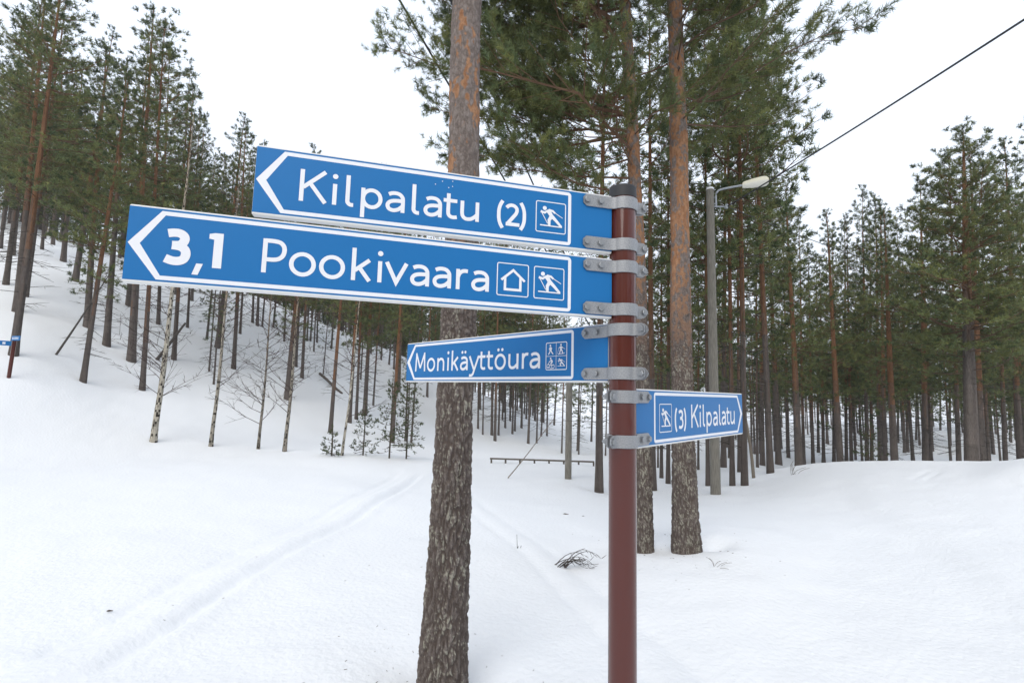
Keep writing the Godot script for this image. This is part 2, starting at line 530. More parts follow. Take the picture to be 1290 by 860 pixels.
func make_materials() -> void:
	var grain := noise_texture(3, 0.03, 0, 1, 5)
	var streak := noise_texture(5, 0.02, 0.72, 1.0, 4)
	var m := plain_material("snow", Color(0.80, 0.82, 0.85), 0.75)
	m.metallic_specular = 0.3
	relief(m, grain, Vector3(0.9, 0.9, 0.9), 0.6, true)
	m = plain_material("bark", Color(1, 1, 1), 0.95)
	m.vertex_color_use_as_albedo = true
	m.metallic_specular = 0.2
	m.albedo_texture = streak
	relief(m, grain, Vector3(2.2, 0.5, 2.2), 4.0)
	m = plain_material("near_bark", Color(1, 1, 1), 0.95)
	m.vertex_color_use_as_albedo = true
	m.metallic_specular = 0.2
	m.albedo_texture = noise_texture(8, 0.03, 0.74, 1.0, 5)
	relief(m, grain, Vector3(9, 3.5, 9), 0.35)
	m = plain_material("needles", Color(1, 1, 1), 0.55)
	m.vertex_color_use_as_albedo = true
	m.metallic_specular = 0.35
	m.backlight_enabled = true
	m.backlight = Color(0.32, 0.32, 0.32)
	m = plain_material("twig", Color(1, 1, 1), 0.9)
	m.vertex_color_use_as_albedo = true
	m.metallic_specular = 0.2
	m = plain_material("board_blue", Color(0.006, 0.140, 0.385), 0.42)
	m.metallic_specular = 0.4
	m = plain_material("board_white", Color(0.74, 0.75, 0.79), 0.4)
	m = plain_material("aluminium", Color(0.70, 0.70, 0.69), 0.45)
	m = plain_material("zinc", Color(0.37, 0.38, 0.40), 0.5, 0.4)
	var spangle := noise_texture(11, 0.04, 0.8, 1.0, 3)
	m.albedo_texture = spangle
	m.uv1_triplanar = true
	m.uv1_scale = Vector3(9, 9, 9)
	m = plain_material("bolt", Color(0.30, 0.31, 0.325), 0.42, 0.7)
	m = plain_material("post_paint", Color(0.076, 0.0118, 0.0062), 0.45)
	m.metallic_specular = 0.25
	m.clearcoat_enabled = true
	m.clearcoat = 1.0
	m.clearcoat_roughness = 0.03
	m = plain_material("cap_plastic", Color(0.022, 0.023, 0.027), 0.6)
	m = plain_material("old_wood", Color(0.31, 0.29, 0.25), 0.9)
	m.albedo_texture = noise_texture(15, 0.03, 0.6, 1.0, 5)
	relief(m, grain, Vector3(5, 0.25, 5), 0.5)
	m = plain_material("grey_wood", Color(0.12, 0.105, 0.09), 0.9)
	m = plain_material("lamp_hood", Color(0.71, 0.69, 0.56), 0.5)
	m = plain_material("lamp_lens", Color(0.72, 0.71, 0.63), 0.35)
	m = plain_material("steel", Color(0.33, 0.36, 0.40), 0.45, 0.4)
	m = plain_material("cable", Color(0.03, 0.03, 0.033), 0.6)


# ---------------------------------------------------------------- trees
var dice := RandomNumberGenerator.new()
var blotch := FastNoiseLite.new()
var plates := FastNoiseLite.new()
var fine := FastNoiseLite.new()

func tuft(blades: int, length: float, width: float, shoot: float, spread := 1.0) -> PackedVector3Array:
	# needles round a shoot that runs up y
	var out := PackedVector3Array()
	for i in blades:
		var a := i * 2.39996 + dice.randf() * 0.6
		var tilt := deg_to_rad(dice.randf_range(22, 62) * spread)
		var d := Vector3(sin(tilt) * cos(a), cos(tilt), sin(tilt) * sin(a))
		var p := Vector3(0, shoot * dice.randf(), 0)
		var w := d.cross(Vector3(dice.randfn(), dice.randfn(), dice.randfn())).normalized() * width * 0.5
		var l := length * dice.randf_range(0.75, 1.15)
		out.append(p - w)
		out.append(p + w)
		out.append(p + d * l)
	return out

func facing(d: Vector3, at: Vector3, roll: float, size := 1.0) -> Transform3D:
	var y := d.normalized()
	var x := y.cross(Vector3(0.31, 0.13, 0.94)).normalized()
	var z := x.cross(y)
	return Transform3D(Basis(x, y, z) * Basis(Vector3.UP, roll) * Basis().scaled(Vector3.ONE * size), at)

func twig(b: Buffer, a: Vector3, d: Vector3, r0: float, r1: float, col: Color) -> void:
	# a three-sided tapered sliver without normals
	var t := (d - a).normalized()
	var s := t.cross(Vector3(0.2, 0.9, 0.37)).normalized()
	var u := s.cross(t)
	var k := [s, s * -0.5 + u * 0.866, s * -0.5 - u * 0.866]
	for i in 3:
		var p: Vector3 = k[i]
		var q: Vector3 = k[(i + 1) % 3]
		b.v.append(a + p * r0); b.v.append(d + p * r1); b.v.append(d + q * r1)
		b.v.append(a + p * r0); b.v.append(d + q * r1); b.v.append(a + q * r0)
		for j in 6: b.c.append(col)

func bark_colour(f: float, rust_from: float, x: float, y: float, z: float) -> Color:
	var k := smoothstep(rust_from - 0.08, rust_from + 0.14, f + blotch.get_noise_3d(x * 5, y * 1.6, z * 5) * 0.16)
	var n := blotch.get_noise_3d(x * 14 + 9, y * 4, z * 14) * 0.22 + 1.0
	var grey := Color(0.25, 0.215, 0.195)
	var rust := Color(0.40, 0.21, 0.118)
	var col := grey.lerp(rust, k) * n
	col.a = 1.0
	return col

func trunk_mesh(h: float, r: float, rust_from: float, sides := 10, rings := 26) -> ArrayMesh:
	var b := Buffer.new()
	var pts := []
	var rad := []
	var bend := Vector2(dice.randfn(), dice.randfn()) * 0.05
	for i in rings + 1:
		var f := i / float(rings)
		var y := -0.5 + f * (h + 0.5)
		var hf := clampf(y / h, 0, 1)
		pts.append(Vector3(bend.x * sin(hf * 5.0), y, bend.y * sin(hf * 4.0 + 0.5)))
		rad.append(r * (pow(1.0 - hf, 0.75) * 0.93 + 0.03 + 0.22 * exp(-maxf(y, 0) / 0.3)))
	for i in rings:
		for k in sides:
			var a0 := TAU * k / sides
			var a1 := TAU * (k + 1) / sides
			var n0 := Vector3(cos(a0), 0, sin(a0))
			var n1 := Vector3(cos(a1), 0, sin(a1))
			var p0: Vector3 = pts[i] + n0 * rad[i]
			b.quad(p0, pts[i] + n1 * rad[i], pts[i + 1] + n1 * rad[i + 1], pts[i + 1] + n0 * rad[i + 1], n0, n1, n1, n0, bark_colour(maxf(p0.y, 0) / h, rust_from, p0.x, p0.y, p0.z))
	return b.mesh(mats.bark)

# how far branches reach at a share t of the crown's height
func reach(t: float, shape: String) -> float:
	match shape:
		"cone": return (0.55 + 0.45 * smoothstep(0.0, 0.25, t)) * pow(1.0 - t, 0.72) + 0.06
		"round": return (0.5 + 0.5 * smoothstep(0.0, 0.35, t)) * pow(1.0 - pow(t, 2.4), 0.6) + 0.12
		"spruce": return (1.0 - t) * 0.95 + 0.06
		_: return (0.45 + 0.55 * smoothstep(0.0, 0.3, t)) * pow(1.0 - t, 0.5) + 0.10

# o: h, lo, rad, shape, gap, per, sub (spacing of side shoots), tufts, blades, len, wid, shoot, stubs, tone, limbs
func crown(o: Dictionary) -> Array:
	var wood := Buffer.new()
	var leaf := Buffer.new()
	var shapes := []
	for i in 6:
		shapes.append(tuft(o.blades, o.len, o.wid, o.shoot, o.get("spread", 1.0)))
	var h: float = o.h
	var lo: float = o.lo
	var bow: Callable = o.get("bow", func(_y: float) -> Vector3: return Vector3.ZERO)
	var wood_grey := Color(0.085, 0.068, 0.056)
	var wood_rust := Color(0.20, 0.105, 0.06)
	var list := []
	var y := lo
	var turn := dice.randf() * TAU
	while y < h - 0.25:
		var t := (y - lo) / (h - lo)
		var count: int = maxi(3, roundi(o.per * (1.0 - 0.35 * t)))
		turn += 0.7
		for k in count:
			if dice.randf() < o.get("gaps", 0.12): continue
			var size: float = o.rad * reach(t, o.shape) * (dice.randf_range(0.62, 1.12) if dice.randf() > 0.12 else dice.randf_range(1.1, 1.35))
			var rise: float = lerpf(o.get("rise_low", -8.0), o.get("rise_high", 48.0), pow(t, 1.3)) + dice.randfn() * 9.0
			list.append([y + dice.randf_range(-0.5, 0.5) * o.gap, turn + TAU * k / count + dice.randfn() * 0.25, size, rise, t])
		y += o.gap * dice.randf_range(0.75, 1.25) * lerpf(1.0, 0.7, t)
	for e in o.get("limbs", []): list.append(e)
	for e in list:
		var t: float = e[4]
		var l: float = e[2]
		var out := Vector3(cos(e[1]), 0, sin(e[1]))
		var rise := deg_to_rad(e[3])
		var dir := out * cos(rise) + Vector3.UP * sin(rise)
		var sweep := out.cross(Vector3.UP)
		var wig := dice.randfn() * 0.14
		var lift := dice.randf_range(0.10, 0.32)
		var pts := []
		var rad := []
		var steps := 5
		var r0: float = clampf(l * o.get("thick", 0.013), 0.006, 0.06)
		for i in steps + 1:
			var s := i / float(steps)
			pts.append(Vector3(0, e[0], 0) + (bow.call(e[0]) as Vector3) + dir * l * s + Vector3.UP * l * lift * s * s + sweep * wig * l * sin(s * 3.0) + Vector3(dice.randfn(), dice.randfn(), dice.randfn()) * 0.03 * l * s)
			rad.append(r0 * (1.0 - 0.82 * s))
		var tone := wood_grey.lerp(wood_rust, clampf(t * 1.2 + 0.25, 0, 1) * o.get("rusty", 1.0))
		for i in steps:
			twig(wood, pts[i], pts[i + 1], rad[i], rad[i + 1], tone)
		# side shoots
		var bare: float = o.get("bare", 0.32) * lerpf(1.0, 0.4, t)
		var along := bare * l
		var side := 1.0
		while along < l:
			var s := along / l
			var f := s * steps
			var i := mini(int(f), steps - 1)
			var at: Vector3 = pts[i].lerp(pts[i + 1], f - i)
			var fwd: Vector3 = (pts[i + 1] - pts[i]).normalized()
			var across := fwd.cross(Vector3.UP).normalized()
			side = -side
			var sl := clampf(l * dice.randf_range(0.24, 0.42) * (1.12 - s * 0.75), 0.12, 0.95)
			var sd := (fwd * dice.randf_range(0.6, 1.0) + across * side * dice.randf_range(0.5, 1.0) + Vector3.UP * dice.randf_range(-0.25, 0.5)).normalized()
			var tip := at + sd * sl + Vector3.UP * sl * 0.15
			twig(wood, at, tip, rad[i] * 0.5, 0.003, tone)
			var many: int = maxi(1, roundi(o.tufts * sl / 0.4))
			var dark: float = 1.0 + dice.randfn() * 0.16
			for q in many:
				var w := lerpf(0.35, 1.0, (q + dice.randf() * 0.8) / float(many))
				var spot := at.lerp(tip, w) + Vector3(dice.randfn(), dice.randfn() * 0.7, dice.randfn()) * 0.10 * sl
				var td := (sd + Vector3(dice.randfn(), dice.randfn(), dice.randfn()) * 0.55 + Vector3.UP * 0.45).normalized()
				var k := maxf(0.5, dark + dice.randfn() * 0.12)
				var warm := dice.randf()
				var col := Color(lerpf(0.055, 0.088, warm) * k, lerpf(0.074, 0.092, warm) * k, lerpf(0.034, 0.029, warm) * k) * (o.get("tone", 1.0) as float)
				col.a = 1.0
				leaf.spray(shapes[dice.randi() % 6], facing(td, spot, dice.randf() * TAU, dice.randf_range(0.75, 1.15)), col)
			along += o.sub * dice.randf_range(0.7, 1.3)
		var col2 := Color(0.066, 0.088, 0.038)
		for q in 3:
			leaf.spray(shapes[dice.randi() % 6], facing(pts[steps] - pts[steps - 1] + Vector3(dice.randfn(), dice.randfn(), dice.randfn()) * 0.08 * l, pts[steps], dice.randf() * TAU), col2)
	# leader
	twig(wood, Vector3(0, h - 0.5, 0) + (bow.call(h) as Vector3), Vector3(0, h + 0.1, 0) + (bow.call(h) as Vector3), 0.02, 0.004, wood_rust)
	for q in 6:
		leaf.spray(shapes[q], facing(Vector3(dice.randfn() * 0.3, 1, dice.randfn() * 0.3), Vector3(0, h - 0.5 + q * 0.1, 0) + (bow.call(h) as Vector3), q), Color(0.07, 0.09, 0.038))
	# dead stubs and bare twigs below the crown
	for k in int(o.get("stubs", 20)):
		var yy := dice.randf_range(lo * 0.25, lo * 1.15)
		var a := dice.randf() * TAU
		var l: float = dice.randf_range(0.25, 1.0) * o.get("stub_len", 1.0)
		var base: Vector3 = Vector3(0, yy, 0) + bow.call(yy)
		var tip := base + Vector3(cos(a), dice.randf_range(-0.45, 0.1), sin(a)) * l
		twig(wood, base, tip, 0.012, 0.004, Color(0.085, 0.075, 0.068))
		for j in 2:
			var s := base.lerp(tip, dice.randf_range(0.4, 0.8))
			twig(wood, s, s + Vector3(cos(a + dice.randfn() * 0.8), dice.randf_range(-0.5, 0.2), sin(a + dice.randfn() * 0.8)) * l * 0.4, 0.006, 0.003, Color(0.085, 0.075, 0.068))
	return [wood.mesh(mats.twig), leaf.mesh(mats.needles)]

const TALL := 13.0
var kinds := {}

func make_kinds() -> void:
	var far := {"h": TALL, "gap": 0.52, "per": 6, "sub": 0.16, "tufts": 3.8, "blades": 17, "len": 0.13, "wid": 0.020, "shoot": 0.15, "spread": 1.2, "tone": 1.95, "rusty": 0.8, "gaps": 0.17}
	var list := {
		"a": {"lo": 4.8, "rad": 1.8, "shape": "cone", "rust": 0.22},
		"b": {"lo": 3.6, "rad": 1.85, "shape": "cone", "rust": 0.24, "stubs": 30},
		"c": {"lo": 5.6, "rad": 1.5, "shape": "open", "rust": 0.16, "gaps": 0.2},
		"d": {"lo": 3.8, "rad": 1.65, "shape": "cone", "rust": 0.22, "stubs": 34},
		"e": {"lo": 3.0, "rad": 1.0, "shape": "open", "rust": 0.9, "sub": 0.3, "tufts": 1.8, "gaps": 0.35, "stubs": 30},
		"f": {"lo": 3.2, "rad": 1.55, "shape": "cone", "rust": 0.5, "stubs": 30, "tone": 2.2},
		"g": {"lo": 4.2, "rad": 3.0, "shape": "cone", "rust": 0.5, "gap": 0.42, "per": 7, "thick": 0.012, "rise_low": -4.0, "rise_high": 40.0, "stubs": 10, "tone": 2.0, "bare": 0.3, "tufts": 5.0, "gaps": 0.1},
		"k": {"lo": 1.4, "rad": 1.5, "shape": "cone", "rust": 0.5, "stubs": 0, "tone": 2.2},
		"h": {"lo": 2.2, "rad": 1.3, "shape": "cone", "rust": 0.6, "tone": 2.2},
	}
	for k in list:
		var o: Dictionary = far.duplicate()
		o.merge(list[k], true)
		var cr := crown(o)
		kinds[k] = {"trunk": trunk_mesh(TALL, 0.5, o.rust), "branches": cr[0], "crown": cr[1]}

func plant(kind: String, called: String, at: Vector3, dia: float, h: float, lean: float, label: String, group: String) -> Node3D:
	var o := thing(called, label, "tree", at, group)
	var away := Vector3(at.x, 0, at.z).normalized()
	var right := Vector3(-away.z, 0, away.x)
	o.basis = Basis(away, lean) if absf(lean) > 0.001 else Basis()
	# lean > 0 leans to the right as seen from the origin
	if absf(lean) > 0.001:
		var tilt := (Vector3.UP + right * lean).normalized()
		o.basis = Basis(Quaternion(Vector3.UP, tilt))
	var turn := dice.randf() * TAU
	var sy := h / TALL
	var wide := clampf(sy, 0.6, 1.25) * dice.randf_range(0.88, 1.14)
	var k: Dictionary = kinds[kind]
	for p in ["trunk", "branches", "crown"]:
		var x := part(p, k[p], o)
		var s := dia if p == "trunk" else wide
		x.transform = Transform3D(Basis(Vector3.UP, turn) * Basis().scaled(Vector3(s, sy, s)), Vector3.ZERO)
	return o

# a thick trunk close to the camera with plates, furrows, lichen and flakes in its surface
func close_trunk(h: float, h_fine: float, radius: Callable, centre: Callable, sides: int, step: float, rust_from: float, rust_share: float, lichen: float, lichen_dir: Vector3) -> ArrayMesh:
	var v := PackedVector3Array()
	var c := PackedColorArray()
	var idx := PackedInt32Array()
	var ys := PackedFloat32Array()
	var y := -0.35
	while y < h:
		ys.append(y)
		y += step if y < h_fine else 0.12
	for yy in ys:
		var mid: Vector3 = centre.call(yy)
		var r: float = radius.call(yy)
		var up := smoothstep(rust_from - 0.9, rust_from + 0.9, yy)
		for k in sides:
			var a := TAU * k / sides
			var d := Vector3(cos(a), 0, sin(a))
			var p := d * r
			var warp := fine.get_noise_3d(p.x * 6, yy * 3, p.z * 6) * 0.02
			# long plates low down, smaller flakes higher up
			var stretch := lerpf(0.20, 0.45, up)
			var wx := warp + fine.get_noise_3d(p.x * 25, yy * 9, p.z * 25) * 0.012
			var e := plates.get_noise_3d((p.x + wx) * 38.0, (yy + warp * 2.0) * 38.0 * stretch, (p.z - wx) * 38.0) + 1.0
			var plate := smoothstep(0.0, 0.42, e + 0.12 * fine.get_noise_3d(p.x * 40, yy * 22, p.z * 40))
			plate = lerpf(plate, 0.55 + 0.25 * plate, up * 0.8)
			var rough := fine.get_noise_3d(p.x * 30, yy * 12, p.z * 30)
			var big := blotch.get_noise_3d(p.x * 4, yy * 1.2, p.z * 4)
			var chips := fine.get_noise_3d(p.x * 75 + 5, yy * 38, p.z * 75)
			var depth := lerpf(0.013, 0.005, up)
			var out := depth * (plate - 0.6) + lerpf(0.0075, 0.0050, up) * rough + 0.0026 * chips + 0.006 * big
			v.append(Vector3(mid.x, yy, mid.z) + d * (r + out))
			# colours of the bark itself
			var patch := blotch.get_noise_3d(p.x * 11 + 3, yy * 5.0, p.z * 11) + 0.5 * fine.get_noise_3d(p.x * 22, yy * 16, p.z * 22)
			var grey := Color(0.165, 0.137, 0.124).lerp(Color(0.215, 0.183, 0.168), clampf(0.5 + rough, 0, 1)) * lerpf(1.0, 1.6, up)
			var col := Color(0.118, 0.094, 0.083).lerp(grey, plate)
			var rust := Color(0.45, 0.255, 0.15).lerp(Color(0.33, 0.165, 0.09), clampf(0.5 + rough * 1.2, 0, 1))
			var share := smoothstep(0.06, 0.3, patch + (rust_share - 0.5) * 0.9 + big * 0.5) * up
			col = col.lerp(rust, share)
			if rough + chips * 0.6 > 0.42: col = col.lerp(Color(0.34, 0.30, 0.275), 0.3 * (1.0 - share))
			var where := (d.dot(lichen_dir) * 0.35 + 0.09) + (0.55 * fine.get_noise_3d(p.x * 10 + 40, yy * 5, p.z * 10) + 0.75 * fine.get_noise_3d(p.x * 48 + 40, yy * 34, p.z * 48) + 0.45 * chips) - 0.5 + lichen
			where -= smoothstep(rust_from - 0.7, rust_from + 0.5, yy) * 0.9
			var moss := smoothstep(0.12, 0.26, where) * smoothstep(0.15, 0.5, plate)
			col = col.lerp(Color(0.50, 0.49, 0.40), moss * 0.6)
			col *= 1.0 + 0.16 * big
			col.a = 1.0
			c.append(col)
	for i in ys.size() - 1:
		for k in sides:
			var k2 := (k + 1) % sides
			var p := i * sides + k
			var q := i * sides + k2
			idx.append_array([p, q, q + sides, p, q + sides, p + sides])
	var arr := []
	arr.resize(Mesh.ARRAY_MAX)
	arr[Mesh.ARRAY_VERTEX] = v
	arr[Mesh.ARRAY_COLOR] = c
	arr[Mesh.ARRAY_INDEX] = idx
	var st := SurfaceTool.new()
	st.create_from_arrays(arr)
	st.generate_normals()
	var m := st.commit()
	m.surface_set_material(0, mats.near_bark)
	return m

func close_pines() -> void:
	var fine_needles := {"gap": 0.36, "per": 6, "sub": 0.085, "tufts": 7.0, "blades": 44, "len": 0.078, "wid": 0.0066, "shoot": 0.12, "spread": 1.3, "thick": 0.008, "bare": 0.22, "tone": 1.75, "rusty": 0.7}
	# the pine in front, behind the signs: its crown is above the picture
	var o := thing("pine_tree", "large pine trunk with flaking bark and lichen standing right behind the blue signs", "tree", on_ground(-0.385, -3.27))
	var bow := func(y: float) -> Vector3: return Vector3(0.022 * sin(clampf((y - 0.2) / 4.2, 0, 1) * PI) + 0.004 * sin(y * 2.6), 0, 0)
	var thick := func(y: float) -> float: return 0.128 + 0.030 * exp(-maxf(y, 0) / 0.55) - 0.0055 * clampf(y, 0, 5) - 0.011 * maxf(y - 5.0, 0) + 0.003 * sin(y * 3.1)
	part("trunk", close_trunk(13.5, 4.9, thick, bow, 190, 0.0062, 2.7, 0.32, 0.04, Vector3(0.15, 0, 1).normalized()), o)
	var high := fine_needles.duplicate()
	high.merge({"bow": bow, "h": 14.0, "stub_len": 0.2, "lo": 7.6, "rad": 2.0, "shape": "round", "gap": 0.55, "sub": 0.24, "tufts": 2.6, "blades": 12, "len": 0.12, "wid": 0.018, "shoot": 0.12, "stubs": 0}, true)
	var cr := crown(high)
	part("branches", cr[0], o)
	part("crown", cr[1], o)
	# the pine right of the post, half hidden by it, with long limbs to the left
	o = thing("pine_tree", "pine with long low limbs, half hidden behind the brown post", "tree", on_ground(1.64, -6.09))
	bow = func(y: float) -> Vector3: return Vector3(-0.0045 * pow(minf(maxf(y, 0), 8), 2.0) - 0.07 * maxf(y - 8.0, 0), 0, 0)
	thick = func(y: float) -> float: return 0.108 + 0.018 * exp(-maxf(y, 0) / 0.5) - 0.0052 * y + 0.003 * sin(y * 2.3)
	part("trunk", close_trunk(12.5, 7.4, thick, bow, 104, 0.012, 2.9, 0.72, 0.16, Vector3(-0.3, 0, 1).normalized()), o)
	var limbs := []
	# [height, bearing, reach, rise, share of the crown]
	for e in [[4.75, 172, 2.7, 2], [5.15, 196, 2.9, 10], [5.35, 158, 2.6, 6], [5.7, 178, 3.3, 8], [6.0, 205, 2.9, 12], [6.2, 165, 3.1, 14], [6.6, 186, 3.2, 14], [4.9, 212, 2.0, -4], [5.5, 225, 2.2, 4], [6.9, 200, 2.9, 16], [6.4, 150, 2.6, 10], [4.5, 150, 2.0, -6], [5.9, 240, 2.0, 8], [7.1, 172, 3.1, 18], [7.4, 190, 3.0, 20], [5.2, 60, 1.4, 5], [6.0, 20, 1.5, 10], [4.9, 100, 1.6, 4], [6.3, 300, 1.3, 12], [6.7, 120, 2.0, 14], [5.4, 135, 2.0, 8], [6.9, 228, 2.4, 16], [4.6, 185, 2.2, 0], [5.0, 185, 2.6, 4], [5.6, 168, 2.4, 8], [6.1, 192, 2.7, 10], [6.5, 175, 2.8, 14], [5.3, 205, 2.3, 4], [7.0, 182, 2.8, 16], [5.8, 215, 2.5, 8], [6.8, 160, 2.6, 14]]:
		limbs.append([e[0] + dice.randfn() * 0.12, deg_to_rad(e[1]), e[2] * 0.94, e[3] + dice.randfn() * 9.0, 0.15])
	var left := fine_needles.duplicate()
	left.merge({"bow": bow, "h": 13.0, "lo": 7.2, "rad": 2.1, "shape": "round", "stubs": 6, "stub_len": 0.3, "limbs": limbs, "thick": 0.0085, "rusty": 1.0, "sub": 0.075}, true)
	cr = crown(left)
	for i in 2:
		part(["branches", "crown"][i], cr[i], o)
	# the stouter pine beside it
	o = thing("pine_tree", "stout rust-coloured pine beside the half-hidden one, right of the brown post", "tree", on_ground(2.09, -5.89))
	bow = func(y: float) -> Vector3: return Vector3(-0.010 * y - 0.012 * sin(y * 0.9), 0, 0)
	thick = func(y: float) -> float: return 0.134 + 0.036 * exp(-maxf(y, 0) / 0.45) - 0.0055 * y - 0.004 * maxf(y - 5.0, 0) + 0.004 * sin(y * 2.9)
	part("trunk", close_trunk(13.0, 7.4, thick, bow, 124, 0.0115, 2.6, 0.74, 0.10, Vector3(-0.2, 0, 1).normalized()), o)
	limbs = []
	for e in [[5.2, 340, 1.9, 6], [5.4, 30, 2.0, 8], [5.6, 355, 2.1, 8], [5.9, 310, 1.8, 10], [6.2, 15, 2.1, 12], [6.5, 45, 2.0, 14], [6.8, 335, 2.2, 16], [5.2, 70, 1.6, 4], [6.0, 100, 1.6, 8], [7.0, 5, 2.2, 18], [5.1, 285, 1.2, 2], [6.6, 280, 1.6, 14], [7.2, 300, 2.0, 18]]:
		limbs.append([e[0], deg_to_rad(e[1]), e[2], e[3], 0.15])
	var right := fine_needles.duplicate()
	right.merge({"bow": bow, "h": 13.6, "lo": 7.3, "rad": 2.0, "shape": "round", "stubs": 6, "stub_len": 0.3, "limbs": limbs}, true)
	cr = crown(right)
	for i in 2:
		part(["branches", "crown"][i], cr[i], o)

const ORDINAL := ["first", "second", "third", "fourth", "fifth", "sixth", "seventh", "eighth", "ninth", "tenth", "eleventh", "twelfth", "thirteenth", "fourteenth", "fifteenth", "sixteenth", "seventeenth", "eighteenth", "nineteenth", "twentieth", "twenty-first", "twenty-second", "twenty-third", "twenty-fourth", "twenty-fifth", "twenty-sixth", "twenty-seventh", "twenty-eighth", "twenty-ninth", "thirtieth"]
const PLACE := {
	"A": ["trunk on the hillside left of the long sign", "pines on the hillside left of the signs"],
	"B": ["trunk below the 3,1 of the long sign", "pines on the slope below the long sign"],
	"C": ["trunk between the birches and the near trunk", "pines on the slope below the long sign"],
	"D": ["trunk between the near trunk and brown post", "pines behind the low railing"],
	"E": ["trunk between the twin pines and lamp pole", "pines round the lamp pole"],
	"F": ["trunk just right of the lamp pole", "pines round the lamp pole"],
	"G": ["trunk on the near half of the crest", "pines along the snow crest"],
	"H": ["trunk on the far right of the crest", "pines along the snow crest"],
}

func forest_pines() -> void:
	for zone in PINES:
		var rows: Array = PINES[zone]
		for i in rows.size():
			var r: Array = rows[i]
			var label: String
			if r[5] == "g":
				label = "broad big pine with thick grey trunk standing above the snow crest"
			else:
				label = "%spine, %s %s from the left" % [r[6], ORDINAL[i], PLACE[zone][0]]
			plant(r[5], "pine_tree", on_ground(r[0], r[1]), r[2], r[3], r[4], label, PLACE[zone][1])
	# the depth of the forest: [bearing from, to, distance from, to, how many, height from, to, label, group]
	for e in [
		[-51, -31, 45, 62, 34, 9.0, 13.0, "distant pine in the dark stand on the hilltop at left", "pines on the hilltop"],
		[-30, -14, 43, 60, 28, 8.5, 10.5, "distant pine on the ridge hidden behind the long sign", "pines on the ridge"],
		[-13, 4, 40, 66, 34, 9.0, 12.5, "distant pine behind the ridge above the low railing", "pines behind the ridge"],
		[13, 25, 26, 60, 16, 9.0, 12.0, "pine deep in the stand behind the lamp pole", "pines behind the lamp pole"],
		[25, 50, 36, 74, 28, 7.5, 10.5, "pine deep in the stand beyond the snow crest", "pines beyond the crest"],
	]:
		var set_: Array = []
		var tries := 0
		while set_.size() < e[4] and tries < 2000:
			tries += 1
			var a := deg_to_rad(dice.randf_range(e[0], e[1]))
			var d := sqrt(dice.randf_range(e[2] * e[2], e[3] * e[3]))
			var p := Vector2(sin(a), -cos(a)) * d
			if set_.any(func(q: Vector2) -> bool: return q.distance_to(p) < 1.5): continue
			set_.append(p)
			plant(["b", "d", "d", "c", "f"][dice.randi() % 5], "pine_tree", on_ground(p.x, p.y), dice.randf_range(0.15, 0.24), dice.randf_range(e[5], e[6]), dice.randfn() * 0.012, e[7], e[8])

func far_forest() -> void:
	# beyond what can be told apart: [bearing from, to, distance from, to, how many, height]
	forest_mass("ridge_forest", "k", "dense low forest closing the view behind the hilltop and the ridge", [[-53, -30, 47, 66, 90, 0.74], [-30, -13, 45.5, 62, 80, 0.74], [-13, 4, 47, 74, 60, 0.74], [-56, 4, 80, 130, 70, 0.8]])
	forest_mass("distant_forest", "d", "far-off pine forest that closes the view between the trunks at right", [[12, 56, 84, 135, 110, 0.8], [25, 51, 34, 74, 90, 0.66], [13, 25, 34, 74, 36, 0.75]])
	forest_mass("forest_behind_meadow", "d", "pine forest round the back of the meadow, mirrored in the post", [[80, 280, 13, 55, 230, 0.85]])

func forest_mass(called: String, kind: String, label: String, areas: Array) -> void:
	var both := ArrayMesh.new()
	kinds[kind].slim = trunk_mesh(TALL, 0.11, 0.3, 7, 10)
	for p in ["slim", "crown"]:
		both.add_surface_from_arrays(Mesh.PRIMITIVE_TRIANGLES, (kinds[kind][p] as Mesh).surface_get_arrays(0))
	both.surface_set_material(0, mats.bark)
	both.surface_set_material(1, mats.needles)
	var where: Array[Transform3D] = []
	for e in areas:
		for i in e[4]:
			var a := deg_to_rad(dice.randf_range(e[0], e[1]))
			var d := sqrt(dice.randf_range(e[2] * e[2], e[3] * e[3]))
			var x := sin(a) * d
			var z := -cos(a) * d
			var y := ground_at(x, z) if e[0] < 60 else 0.0
			var s: float = e[5] * dice.randf_range(0.85, 1.15)
			where.append(Transform3D(Basis(Vector3.UP, dice.randf() * TAU) * Basis().scaled(Vector3.ONE * s), Vector3(x, y, z)))
	var mm := MultiMesh.new()
	mm.transform_format = MultiMesh.TRANSFORM_3D
	mm.mesh = both
	mm.instance_count = where.size()
	for i in where.size():
		mm.set_instance_transform(i, where[i])
	var o := MultiMeshInstance3D.new()
	o.name = called
	o.multimesh = mm
	o.set_meta("kind", "stuff")
	tag(o, label, "forest")
	add_child(o)


